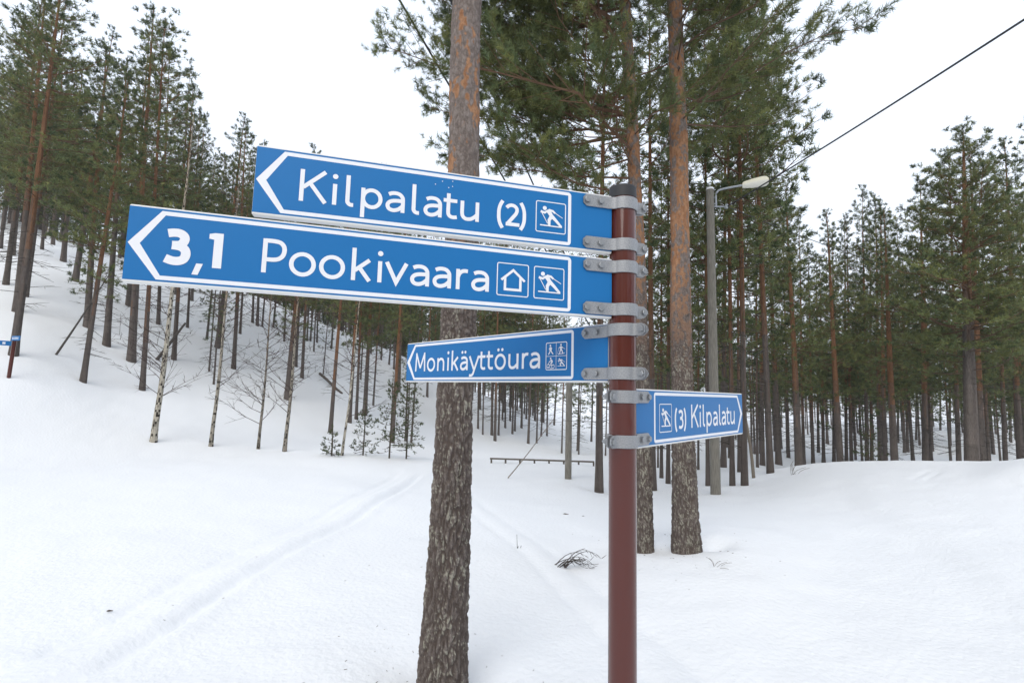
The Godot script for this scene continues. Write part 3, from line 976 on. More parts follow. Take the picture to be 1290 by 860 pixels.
# ---------------------------------------------------------------- birches, spruces and other small growth
func birch(at: Vector3, h: float, r: float, lean: Vector3, label: String, low_branches: int, white := 1.0) -> void:
	var o := thing("birch_tree", label, "birch", at, "bare birches at the foot of the slope")
	var b := Buffer.new()
	var pts := []
	var rad := []
	var steps := 150
	for i in steps + 1:
		var f := i / float(steps)
		var y := -0.3 + f * (h + 0.3)
		pts.append(Vector3(0, y, 0) + lean * maxf(y, 0) + Vector3(sin(y * 1.1) * 0.03, 0, cos(y * 0.8) * 0.03) * minf(1, y))
		rad.append(r * (1.0 - 0.88 * f) + r * 0.25 * exp(-maxf(y, 0) / 0.25))
	for i in steps:
		for k in 10:
			var n0 := Vector3(cos(TAU * k / 10), 0, sin(TAU * k / 10))
			var n1 := Vector3(cos(TAU * (k + 1) / 10), 0, sin(TAU * (k + 1) / 10))
			var mark := blotch.get_noise_3d(n0.x * 1.4 + at.x, pts[i].y * 9.0, n0.z * 1.4)
			var col := Color(0.66, 0.61, 0.51)
			col = col.lerp(Color(0.27, 0.235, 0.20), 1.0 - white)
			if pts[i].y > h * 0.45: col = col.lerp(Color(0.42, 0.30, 0.19), 0.5)
			if mark > 0.22: col = Color(0.06, 0.052, 0.047)
			elif mark > 0.12: col = Color(0.36, 0.33, 0.28)
			b.quad(pts[i] + n0 * rad[i], pts[i] + n1 * rad[i], pts[i + 1] + n1 * rad[i + 1], pts[i + 1] + n0 * rad[i + 1], n0, n1, n1, n0, col)
	part("trunk", b.mesh(mats.bark), o)
	var w := Buffer.new()
	var tone := Color(0.075, 0.058, 0.052)
	for k in 22 + low_branches:
		var y := dice.randf_range(h * 0.1, h * 0.32) if k < low_branches else h * dice.randf_range(0.3, 0.97)
		var f := clampf((y + 0.3) / (h + 0.3), 0, 1)
		var base: Vector3 = pts[int(f * steps)]
		var a := dice.randf() * TAU
		var l := lerpf(2.1, 0.5, f) * dice.randf_range(0.6, 1.1)
		var d := Vector3(cos(a), dice.randf_range(0.35, 0.8), sin(a)).normalized()
		var p := base
		for s in 4:
			var q := p + d * l * 0.25
			twig(w, p, q, 0.011 * (1.0 - s * 0.22), 0.011 * (0.78 - s * 0.22), tone)
			for j in 2:
				var e := (d + Vector3(dice.randfn(), dice.randfn() * 0.6 + 0.1, dice.randfn()) * 0.7).normalized()
				var tip := q + e * l * dice.randf_range(0.12, 0.34)
				twig(w, q, tip, 0.006, 0.003, tone)
				twig(w, q.lerp(tip, 0.5), q.lerp(tip, 0.5) + (e + Vector3(dice.randfn(), dice.randfn(), dice.randfn()) * 0.6) * l * 0.1, 0.004, 0.002, tone)
			d = (d + Vector3(dice.randfn() * 0.15, 0.04, dice.randfn() * 0.15)).normalized()
			p = q
	part("branches", w.mesh(mats.twig), o)

func small_spruce(at: Vector3, h: float, wide: float, label: String) -> void:
	var o := thing("spruce_sapling", label, "spruce", at, "young spruces at the foot of the slope")
	var b := Buffer.new()
	b.tube([Vector3(0, -0.2, 0), Vector3(0.01, h * 0.5, 0), Vector3(0, h, 0.01)], [0.026, 0.018, 0.004], 6, Color(0.09, 0.075, 0.06))
	part("trunk", b.mesh(mats.twig), o)
	var cr := crown({"h": h, "lo": h * 0.14, "rad": wide, "shape": "spruce", "gap": 0.19, "per": 6, "sub": 0.10, "tufts": 3.0, "blades": 12, "len": 0.055, "wid": 0.016, "shoot": 0.10, "stubs": 4, "stub_len": 0.3, "rise_low": -14.0, "rise_high": 30.0, "bare": 0.2, "tone": 1.0, "gaps": 0.2, "rusty": 0.2})
	part("branches", cr[0], o)
	part("crown", cr[1], o)

func dead_stem(called: String, a: Vector3, b_: Vector3, r0: float, r1: float, label: String, category: String, tone: Color, side_twigs: int, from := 0.6) -> void:
	var o := thing(called, label, category, a)
	var b := Buffer.new()
	var d := b_ - a
	var p := []
	var r := []
	for i in 6:
		var f := i / 5.0
		p.append(d * f + Vector3(sin(f * 5.0), cos(f * 4.0) - 1.0, sin(f * 3.0)) * d.length() * 0.008)
		r.append(lerpf(r0, r1, f))
	b.tube(p, r, 6, tone, true)
	part("stem", b.mesh(mats.twig), o)
	if side_twigs > 0:
		var w := Buffer.new()
		for k in side_twigs:
			var s := d * dice.randf_range(from, 1.0)
			var e := (d.normalized() + Vector3(dice.randfn(), dice.randfn(), dice.randfn()) * 0.7).normalized()
			twig(w, s, s + e * d.length() * dice.randf_range(0.08, 0.2), r1 * 0.8, r1 * 0.3, tone)
		part("twigs", w.mesh(mats.twig), o)

func small_growth() -> void:
	birch(on_ground(-9.44, -13.16), 9.2, 0.076, Vector3(0.028, 0, 0), "white birch with spreading bare branches, stoutest and leftmost of the birches", 16)
	birch(on_ground(-8.21, -13.66), 8.4, 0.052, Vector3(0.02, 0, 0), "slim pale birch second from the left below the long sign", 3, 0.6)
	birch(on_ground(-7.12, -14.09), 5.6, 0.042, Vector3(0.012, 0, 0), "thinnest grey birch, third from the left below the long sign", 8, 0.15)
	birch(on_ground(-6.36, -14.07), 7.2, 0.055, Vector3(0.022, 0, 0), "forked pale birch on the right of the birch row", 9, 0.45)
	birch(on_ground(-4.63, -13.78), 6.6, 0.038, Vector3(0.06, 0, 0), "thin white birch leaning beside the young spruces", 2)
	small_spruce(on_ground(-4.83, -13.51), 0.75, 0.26, "knee-high spruce seedling, smallest and leftmost of the young spruces")
	small_spruce(on_ground(-4.18, -14.21), 1.5, 0.36, "young spruce standing alone between the seedling and the pair")
	small_spruce(on_ground(-3.4, -14.1), 2.35, 0.5, "taller young spruce on the left of the close pair")
	small_spruce(on_ground(-2.98, -14.4), 2.7, 0.46, "tallest young spruce, on the right of the close pair")
	small_spruce(on_ground(11.9, -16.3), 2.0, 0.6, "bright green young spruce at the foot of the crest pines")
	dead_stem("dead_pole", on_ground(-14.97, -16.02), Vector3(-15.0, 6.0, -17.9), 0.035, 0.015, "thin dead stem leaning on the open hillside at left", "dead tree", Color(0.09, 0.08, 0.072), 8)
	dead_stem("fallen_log", on_ground(-10.5, -26.8) + Vector3(0, 0.25, 0), on_ground(-8.86, -25.83) + Vector3(0.0, 0.05, 0), 0.075, 0.06, "grey log lying across the slope behind the birches", "log", Color(0.12, 0.105, 0.095), 0)
	dead_stem("fallen_log", on_ground(-14.44, -19.86), on_ground(-14.2, -20.6) + Vector3(0.3, 1.6, 0), 0.07, 0.04, "dark snapped stem leaning behind the stoutest birch", "log", Color(0.10, 0.09, 0.082), 0)
	var lean := on_ground(-0.02, -12.52)
	dead_stem("leaning_sapling", lean, lean + Vector3(1.2, 1.5, -0.6), 0.014, 0.006, "bare sapling bent over the low railing", "sapling", Color(0.21, 0.18, 0.15), 16, 0.72)
	dead_stem("broken_snag", on_ground(6.77, -13.78), on_ground(6.77, -13.78) + Vector3(-0.25, 2.3, 0), 0.045, 0.03, "thin broken snag between the two tall rust-coloured pines", "dead tree", Color(0.19, 0.165, 0.14), 3)
	# the broken branch on the snow
	var o := thing("broken_branch", "dark broken branch of arching twigs lying on the snow left of the post", "branch", on_ground(0.53, -5.62))
	var w := Buffer.new()
	var tone := Color(0.06, 0.052, 0.05)
	for k in 11:
		var start := Vector3(dice.randf_range(-0.02, 0.12), 0.0, dice.randf_range(-0.04, 0.04))
		var p := start
		var long := dice.randf_range(0.2, 0.44)
		var up := dice.randf_range(0.5, 1.2)
		var yaw := dice.randf_range(-0.6, 0.6)
		for s in 7:
			var f := s / 6.0
			var q := p + Vector3(cos(yaw), lerpf(up, -0.75, f), sin(yaw)) * long / 7.0
			twig(w, p, q, 0.006 * (1 - f * 0.75), 0.006 * (0.88 - f * 0.75), tone)
			if s > 1:
				twig(w, q, q + Vector3(dice.randf_range(0.01, 0.08), dice.randf_range(-0.05, 0.04), dice.randf_range(-0.06, 0.06)), 0.0035, 0.0015, tone)
			p = q
	part("twigs", w.mesh(mats.twig), o)
	o = thing("dry_stalk", "single thin dry stalk poking from the snow left of the broken branch", "plant stalk", on_ground(0.13, -6.24))
	w = Buffer.new()
	twig(w, Vector3(0.0, -0.05, 0), Vector3(-0.012, 0.16, 0), 0.004, 0.0025, tone)
	twig(w, Vector3(0.03, -0.02, 0), Vector3(0.045, 0.03, 0), 0.004, 0.003, tone)
	twig(w, Vector3(0.0, 0.0, 0), Vector3(0.012, 0.02, 0), 0.005, 0.003, tone)
	part("stem", w.mesh(mats.twig), o)
	o = thing("dry_sprig", "wispy dry sprig on the snow in front of the stout twin pine", "plant stalk", on_ground(2.14, -5.22))
	w = Buffer.new()
	for k in 7:
		var p := Vector3(dice.randfn() * 0.02, -0.03, dice.randfn() * 0.02)
		var d := Vector3(dice.randfn() * 0.7, 0.8, dice.randfn() * 0.5).normalized()
		for s in 5:
			var q := p + d * 0.03
			twig(w, p, q, 0.0022, 0.0016, Color(0.14, 0.115, 0.1))
			d = (d + Vector3(signf(d.x) * 0.22, -0.12, 0)).normalized()
			p = q
	part("twigs", w.mesh(mats.twig), o)
	o = thing("dry_shrub", "thin bare shrub on the snow before the crest", "shrub", on_ground(7.49, -13.11))
	w = Buffer.new()
	for k in 7:
		var p := Vector3(dice.randfn() * 0.05, -0.03, 0)
		var d := Vector3(dice.randf_range(-0.25, 0.9), 1, dice.randfn() * 0.3).normalized()
		for s in 3:
			var q := p + d * 0.13
			twig(w, p, q, 0.006, 0.004, Color(0.13, 0.105, 0.09))
			d = (d + Vector3(0.25, -0.2, dice.randfn() * 0.3)).normalized()
			p = q
	part("twigs", w.mesh(mats.twig), o)
	var crumbs := [[0.98, -8.55, 0.035, "dark bark crumb on the snow left of the post"], [1.27, -8.45, 0.02, "small twig end on the snow nearest the post"], [-3.14, -4.08, 0.014, "dark cone scale on the snow left of the ski track"], [-2.62, -3.95, 0.008, "tiny dark speck beside the ski track"]]
	for e in crumbs:
		o = thing("bark_crumb", e[3], "bark crumb", on_ground(e[0], e[1]), "dark crumbs on the snow")
		w = Buffer.new()
		var s: float = e[2]
		w.tube([Vector3(-s * 1.6, s * 0.2, 0), Vector3(-s * 0.3, s * 0.5, s * 0.2), Vector3(s * 1.6, s * 0.3, -s * 0.3)], [s * 0.25, s * 0.5, s * 0.2], 6, Color(0.1, 0.08, 0.07), true)
		part("bark", w.mesh(mats.twig), o)

	# fine litter fallen from the near pines: too much to count
	w = Buffer.new()
	for e in [[-0.39, -3.27, 1.1, 70], [1.85, -6.0, 1.6, 110], [1.96, -10.9, 1.2, 40], [4.7, -11.4, 2.5, 90], [-1.2, -5.0, 4.0, 50]]:
		for k in e[3]:
			var a := dice.randf() * TAU
			var d: float = e[2] * sqrt(dice.randf()) * (0.35 + 0.65 * dice.randf())
			var p := on_ground(e[0] + cos(a) * d, e[1] + sin(a) * d)
			p.y += snow_relief(p.x, p.z, Vector2(p.x, p.z).length()) + 0.001
			var s := dice.randf_range(0.004, 0.012)
			var dir := Vector3(dice.randfn(), 0.15, dice.randfn()).normalized()
			twig(w, p - dir * s, p + dir * s, s * 0.22, s * 0.15, Color(0.13, 0.10, 0.075))
	var litter := MeshInstance3D.new()
	litter.name = "needle_litter"
	litter.mesh = w.mesh(mats.twig)
	litter.set_meta("kind", "stuff")
	tag(litter, "scattered bark flakes and needles on the snow under the near pines", "litter")
	add_child(litter)


# ---------------------------------------------------------------- the signpost
const POST := Vector3(0.3162, 1.8, -1.3858)   # x and z of its axis; y is the height of the eye
const BOARD_HIGH := 0.162
const STROKE := 0.0098

func arc(cx: float, cy: float, rx: float, ry: float, a0: float, a1: float, steps: int) -> PackedVector2Array:
	var out := PackedVector2Array()
	for i in steps + 1:
		var a := deg_to_rad(lerpf(a0, a1, i / float(steps)))
		out.append(Vector2(cx + rx * cos(a), cy + ry * sin(a)))
	return out

func points(flat_: Array) -> PackedVector2Array:
	var out := PackedVector2Array()
	for i in range(0, flat_.size(), 2):
		out.append(Vector2(flat_[i], flat_[i + 1]))
	return out

# a smooth line through points
func smooth(p: PackedVector2Array, per := 5) -> PackedVector2Array:
	var out := PackedVector2Array()
	for i in p.size() - 1:
		for k in per:
			out.append(p[i].cubic_interpolate(p[i + 1], p[maxi(i - 1, 0)], p[mini(i + 2, p.size() - 1)], k / float(per)))
	out.append(p[-1])
	return out

# letters in millimetres on a baseline: lists of [kind, points]; "s" a stroke, "c" a closed stroke, "d" a dot, "p" a filled shape, "b" a bold stroke
func letter(ch: String) -> Array:
	match ch:
		"K": return [["s", points([4.7, 0, 4.7, 80])], ["s", points([8, 35, 54, 79.5])], ["s", points([22, 47, 56, 0.4])]]
		"i": return [["s", points([4.7, 0, 4.7, 53])], ["d", Vector2(4.7, 72), 6.4]]
		"l":
			var p := points([4.7, 80, 4.7, 15])
			p.append_array(arc(14.5, 14.5, 9.8, 9.8, 190, 265, 5))
			p.append(Vector2(19, 4.8))
			return [["s", p]]
		"p": return [["s", points([4.7, -23, 4.7, 53])], ["c", arc(26, 27, 21.2, 22, 0, 345, 23)]]
		"a": return [["s", smooth(points([6.5, 45, 14, 48.6, 23, 49.4, 31.5, 47.2, 37.3, 41, 39.3, 32, 39.3, 0]))], ["s", smooth(points([39.3, 30.3, 22, 29.6, 11, 26.5, 5.2, 20, 5, 13, 8.5, 7, 15.5, 4.3, 23, 5, 31, 9, 39.3, 17.5]))]]
		"ä": return letter("a") + [["d", Vector2(12.5, 70), 5.8], ["d", Vector2(31.5, 70), 5.8]]
		"t": return [["s", smooth(points([13, 68, 13, 40, 13, 17, 15, 9.5, 20, 5.5, 27, 4.5, 36, 6]))], ["s", points([0, 48.8, 36, 48.8])]]
		"u": return [["s", smooth(points([4.7, 53, 4.7, 36, 4.7, 20, 7, 11, 13, 5.6, 21, 4.4, 30, 6.5, 37.5, 11.5, 45.3, 19]))], ["s", points([45.3, 0, 45.3, 53])]]
		"(": return [["s", smooth(points([15, 68, 8.5, 56, 5, 43, 4.4, 30, 5, 17, 8.5, 4, 15, -8]))]]
		")": return [["s", smooth(points([0, 68, 6.5, 56, 10, 43, 10.6, 30, 10, 17, 6.5, 4, 0, -8]))]]
		"2": return [["s", smooth(points([4, 50, 9, 55, 17, 58, 25, 57, 31.5, 52, 33.5, 44.5, 30.5, 35.5, 23, 25.5, 6.5, 4.7]))], ["s", points([2.2, 4.7, 41, 4.7])]]
		"3": return [["s", smooth(points([4, 53, 11, 57, 19, 58, 27.5, 55.5, 31.5, 49, 30, 41, 24, 36, 12.5, 34.6]))], ["s", smooth(points([12.5, 34.4, 24, 33.6, 31, 28.5, 33.8, 20, 31.5, 11, 24.5, 5.6, 15, 4.4, 3.5, 7]))]]
		"P": return [["s", points([4.7, 0, 4.7, 80])], ["s", smooth(points([4.7, 75.4, 24, 75.4, 36, 73.2, 43.6, 66, 46, 55, 43, 42.5, 35, 34.6, 24, 31.6, 4.7, 31.2]))]]
		"o": return [["c", arc(29, 27, 24.4, 24.4, 0, 347, 27)]]
		"ö": return letter("o") + [["d", Vector2(18.5, 70), 5.8], ["d", Vector2(39.5, 70), 5.8]]
		"k": return [["s", points([4.7, 0, 4.7, 80])], ["s", points([7, 24, 38, 52.6])], ["s", points([17, 32, 39, 0.4])]]
		"v": return [["s", points([4, 53, 28, 3.5, 52, 53])]]
		"r": return [["s", points([4.7, 0, 4.7, 53])], ["s", smooth(points([4.7, 32, 8.5, 41.5, 15, 47.2, 22, 49.2, 30, 48.6]))]]
		"M": return [["s", points([5, 0, 9.5, 80])], ["s", points([9.5, 75, 39.5, 14])], ["s", points([39.5, 14, 69.5, 75])], ["s", points([69.5, 80, 74, 0])]]
		"n": return [["s", points([4.7, 0, 4.7, 53])], ["s", smooth(points([4.7, 34, 11, 43, 19, 48, 27, 49, 35.5, 46, 41, 39, 43, 28, 43, 0]))]]
		"y": return [["s", points([4, 53, 30.5, 3])], ["s", smooth(points([58, 53, 31, -4, 26, -14, 19.5, -19, 11, -20.5, 4, -19.5]))]]
		"three": return [["b", smooth(points([4, 69, 15, 71.4, 26, 71, 34, 66, 36.4, 58.5, 33, 49.5, 25.5, 44.6, 13, 43.4]))], ["b", smooth(points([13, 43, 28, 41.6, 38, 35.5, 40.8, 25, 37.5, 14.5, 28.5, 9, 16, 8.6, 2, 13]))]]
		"one": return [["p", points([0, 77, 12, 80, 28, 80, 28, 0, 10, 0, 10, 64.5, 0, 66])]]
		"comma": return [["p", points([7.5, 7, 20.5, 7, 12, -18.5, 0, -18.5])]]
	return []

const WIDER := {"a": 1.08, "ä": 1.08, "k": 1.10, "K": 1.07, "v": 1.0, "n": 1.03}

func write(board: Node3D, word: String, letters: Array, front: float) -> void:
	# letters: [letter, left edge in metres along the board]
	var b := Buffer.new()
	var base := 0.248 * BOARD_HIGH
	for e in letters:
		var z := front
		for s in letter(e[0]):
			z += 0.00022
			if s[0] == "d":
				b.disc(Vector2(e[1], base) + (s[1] as Vector2) * 0.001, s[2] * 0.001, z)
				continue
			var p := PackedVector2Array()
			for q in s[1]:
				p.append(Vector2(e[1], base) + Vector2(q.x * WIDER.get(e[0], 1.0), q.y) * 0.001)
			match s[0]:
				"s": b.stroke(p, STROKE, z)
				"b": b.stroke(p, 0.0185, z)
				"c": b.stroke(p, STROKE, z, true)
				"p": b.sheet(p, z)
	part(word, b.mesh(mats.board_white), board)

func round_frame(b: Buffer, x0: float, y0: float, size: float, w: float, z: float) -> void:
	var p := PackedVector2Array()
	var r := 0.0045
	for c in [[x0 + size - r, y0 + size - r, 0], [x0 + r, y0 + size - r, 90], [x0 + r, y0 + r, 180], [x0 + size - r, y0 + r, 270]]:
		p.append_array(arc(c[0], c[1], r, r, c[2], c[2] + 90, 4))
	b.stroke(p, w, z, true)

func figure(b: Buffer, o: Vector2, size: float, z: float, strokes: Array) -> void:
	# strokes: [width at the start, at the end, x, y, x, y ...] in shares of the square; a pair of one number is a dot
	for s in strokes:
		z += 0.0001
		if s.size() == 3:
			b.disc(o + Vector2(s[1], s[2]) * size, s[0] * size, z)
			continue
		var p := PackedVector2Array()
		for i in range(2, s.size(), 2):
			p.append(o + Vector2(s[i], s[i + 1]) * size)
		b.stroke(p, s[0] * size, z, false, s[1] * size)

const SKIER := [[0.068, 0.285, 0.785], [0.085, 0.06, 0.15, 0.665, 0.285, 0.635, 0.40, 0.72], [0.15, 0.12, 0.385, 0.735, 0.45, 0.65, 0.535, 0.52], [0.08, 0.06, 0.42, 0.735, 0.56, 0.715, 0.64, 0.65], [0.125, 0.08, 0.515, 0.53, 0.435, 0.40, 0.445, 0.22], [0.125, 0.075, 0.525, 0.54, 0.66, 0.42, 0.86, 0.215], [0.026, 0.02, 0.17, 0.655, 0.385, 0.285], [0.026, 0.02, 0.62, 0.665, 0.90, 0.515], [0.04, 0.04, 0.13, 0.215, 0.88, 0.208]]
const WALKER := [[0.085, 0.42, 0.86], [0.20, 0.15, 0.44, 0.74, 0.45, 0.48], [0.11, 0.09, 0.44, 0.48, 0.36, 0.30, 0.22, 0.10], [0.11, 0.09, 0.47, 0.48, 0.58, 0.30, 0.74, 0.12], [0.07, 0.06, 0.42, 0.72, 0.30, 0.58, 0.36, 0.46], [0.07, 0.06, 0.48, 0.72, 0.60, 0.60, 0.56, 0.48]]
const SNOWSHOER := [[0.085, 0.45, 0.87], [0.22, 0.17, 0.44, 0.75, 0.46, 0.48], [0.11, 0.09, 0.42, 0.48, 0.36, 0.32, 0.32, 0.12], [0.11, 0.09, 0.48, 0.48, 0.60, 0.34, 0.64, 0.14], [0.08, 0.06, 0.40, 0.72, 0.22, 0.58], [0.08, 0.06, 0.50, 0.72, 0.68, 0.60], [0.03, 0.03, 0.22, 0.60, 0.10, 0.12], [0.03, 0.03, 0.66, 0.62, 0.92, 0.50], [0.07, 0.05, 0.16, 0.10, 0.48, 0.12], [0.07, 0.05, 0.52, 0.12, 0.88, 0.18]]
const CYCLIST := [[0.08, 0.46, 0.86], [0.19, 0.16, 0.50, 0.74, 0.66, 0.56], [0.08, 0.06, 0.48, 0.72, 0.38, 0.60, 0.28, 0.56], [0.12, 0.08, 0.66, 0.56, 0.50, 0.46, 0.54, 0.28], [0.05, 0.05, 0.28, 0.54, 0.24, 0.36, 0.50, 0.28, 0.72, 0.28], [0.045, 0.045, 0.02, 0.10, 0.30, 0.16, 0.50, 0.02, 0.80, 0.06]]

func pictogram(board: Node3D, what: String, x0: float, front: float) -> void:
	var b := Buffer.new()
	var y0 := 0.215 * BOARD_HIGH
	var size := 0.0865
	round_frame(b, x0, y0, size, 0.0026, front + 0.0002)
	var o := Vector2(x0, y0)
	match what:
		"skier": figure(b, o, size, front + 0.0003, SKIER)
		"house":
			var walls := PackedVector2Array()
			for q in [[0.25, 0.58], [0.25, 0.19], [0.745, 0.19], [0.745, 0.58]]: walls.append(o + Vector2(q[0], q[1]) * size)
			b.stroke(walls, 0.0068, front + 0.0003)
			var roof := PackedVector2Array()
			for q in [[0.13, 0.475], [0.51, 0.80], [0.885, 0.475]]: roof.append(o + Vector2(q[0], q[1]) * size)
			b.stroke(roof, 0.0066, front + 0.0005)
		"four":
			b.stroke(PackedVector2Array([o + Vector2(0.0, 0.5) * size, o + Vector2(1, 0.5) * size]), 0.0015, front + 0.0004)
			b.stroke(PackedVector2Array([o + Vector2(0.5, 0) * size, o + Vector2(0.5, 1) * size]), 0.0015, front + 0.0005)
			figure(b, o + Vector2(0.03, 0.52) * size, size * 0.44, front + 0.0006, WALKER)
			figure(b, o + Vector2(0.53, 0.52) * size, size * 0.44, front + 0.0006, SNOWSHOER)
			figure(b, o + Vector2(0.03, 0.03) * size, size * 0.45, front + 0.0006, CYCLIST)
			for w in [[0.20, 0.24], [0.72, 0.20]]:
				var ring := PackedVector2Array()
				for k in 14:
					ring.append(o + Vector2(0.03, 0.03) * size + (Vector2(w[0], w[1]) + Vector2(cos(TAU * k / 14), sin(TAU * k / 14)) * 0.15) * size * 0.45)
				b.stroke(ring, 0.0018, front + 0.0006, true)
			figure(b, o + Vector2(0.53, 0.03) * size, size * 0.45, front + 0.0006, SKIER)
	part(what + "_pictogram", b.mesh(mats.board_white), board)

func clamp_bar(side: float, y: float, half: float) -> Buffer:
	# a bent flat bar: along the board, round the post, and out to an ear; side is where the board lies in x, half is 1 for the front, -1 for the back
	var path := PackedVector2Array()
	var r := 0.0405
	var flat_z := 0.0155
	for i in 9:
		path.append(Vector2(side * lerpf(0.132, 0.056, i / 8.0), flat_z))
	var from := atan2(flat_z + 0.006, sqrt(r * r - pow(flat_z + 0.006, 2)))
	path.append(Vector2(side * 0.048, flat_z + 0.0005))
	path.append(Vector2(side * 0.0415, flat_z + 0.003))
	for i in 21:
		var a := lerpf(from, PI - 0.30, i / 20.0)
		path.append(Vector2(side * r * cos(a), r * sin(a)))
	path.append(Vector2(side * -0.0425, 0.0085))
	path.append(Vector2(side * -0.047, 0.0065))
	for i in 6:
		path.append(Vector2(side * lerpf(-0.052, -0.0745, i / 5.0), 0.006))
	var b := Buffer.new()
	var total := path.size()
	var rows := []
	for i in total:
		var t := (path[mini(i + 1, total - 1)] - path[maxi(i - 1, 0)]).normalized()
		var nn := Vector2(-t.y, t.x)
		if nn.dot(Vector2(path[i].x * 0.4, 1.0)) < 0: nn = -nn
		var h := 0.0175
		var edge := minf(path[i].distance_to(path[0]), path[i].distance_to(path[-1]))
		if edge < 0.012: h *= sqrt(maxf(0.25, 1.0 - pow(1.0 - edge / 0.012, 2.0)))
		rows.append([Vector3(path[i].x, 0, path[i].y * half), Vector3(nn.x, 0, nn.y * half), h])
	var th := 0.0021
	var bev := 0.0012
	for i in total - 1:
		for s in [1.0, -1.0]:
			var p0: Vector3 = rows[i][0] + rows[i][1] * th * s
			var p1: Vector3 = rows[i + 1][0] + rows[i + 1][1] * th * s
			var n0: Vector3 = rows[i][1] * s
			var n1: Vector3 = rows[i + 1][1] * s
			var h0: float = rows[i][2]
			var h1: float = rows[i + 1][2]
			var up: Vector3 = Vector3.UP
			b.quad(p0 - up * (h0 - bev), p0 + up * (h0 - bev), p1 + up * (h1 - bev), p1 - up * (h1 - bev), n0, n0, n1, n1)
			# bevel and edge
			for u in [1.0, -1.0]:
				var q0: Vector3 = rows[i][0] + rows[i][1] * (th - bev) * s + up * u * h0
				var q1: Vector3 = rows[i + 1][0] + rows[i + 1][1] * (th - bev) * s + up * u * h1
				var m0: Vector3 = (n0 + up * u).normalized()
				var m1: Vector3 = (n1 + up * u).normalized()
				b.quad(p0 + up * u * (h0 - bev), q0, q1, p1 + up * u * (h1 - bev), m0, m0, m1, m1)
				if s > 0:
					var o0: Vector3 = rows[i][0] - rows[i][1] * (th - bev) + up * u * h0
					var o1: Vector3 = rows[i + 1][0] - rows[i + 1][1] * (th - bev) + up * u * h1
					b.flat(q0, o0, o1, q1, up * u)
	for e in [0, total - 1]:
		var p: Vector3 = rows[e][0]
		var k: Vector3 = rows[e][1] * th
		var h: float = rows[e][2]
		var nn := Vector3(side * (1.0 if e == 0 else -1.0), 0, 0)
		b.flat(p + k + Vector3.UP * h, p - k + Vector3.UP * h, p - k - Vector3.UP * h, p + k - Vector3.UP * h, nn)
	for i in b.v.size(): b.v[i].y += y
	return b

func bolt_mesh(at: Vector3, toward: float, turn: float, long := 0.0) -> Buffer:
	# washer and chamfered hexagon head, along z
	var b := Buffer.new()
	var profile := [[0.0112, 0.0], [0.0112, 0.0014], [0.0088, 0.0016], [0.0088, 0.0062], [0.0074, 0.0074], [0.0, 0.0074]]
	var p := profile.duplicate()
	for i in p.size() - 1:
		var sides := 18 if i < 2 else 6
		for k in sides:
			var a0 := TAU * k / sides + turn
			var a1 := TAU * (k + 1) / sides + turn
			var d0 := Vector3(cos(a0), sin(a0), 0)
			var d1 := Vector3(cos(a1), sin(a1), 0)
			var slope := Vector2(p[i + 1][1] - p[i][1], p[i][0] - p[i + 1][0]).normalized()
			var nn := ((d0 + d1).normalized() * slope.x + Vector3(0, 0, toward) * slope.y).normalized()
			b.flat(at + d0 * p[i][0] + Vector3(0, 0, toward * p[i][1]), at + d1 * p[i][0] + Vector3(0, 0, toward * p[i][1]), at + d1 * p[i + 1][0] + Vector3(0, 0, toward * p[i + 1][1]), at + d0 * p[i + 1][0] + Vector3(0, 0, toward * p[i + 1][1]), nn)
	if long > 0.0:
		b.tube([at, at + Vector3(0, 0, toward * long)], [0.0048, 0.0048], 12, Color.WHITE, true)
		b.tube([at + Vector3(0, 0, toward * long), at + Vector3(0, 0, toward * (long + 0.004))], [0.0048, 0.001], 12)
	return b

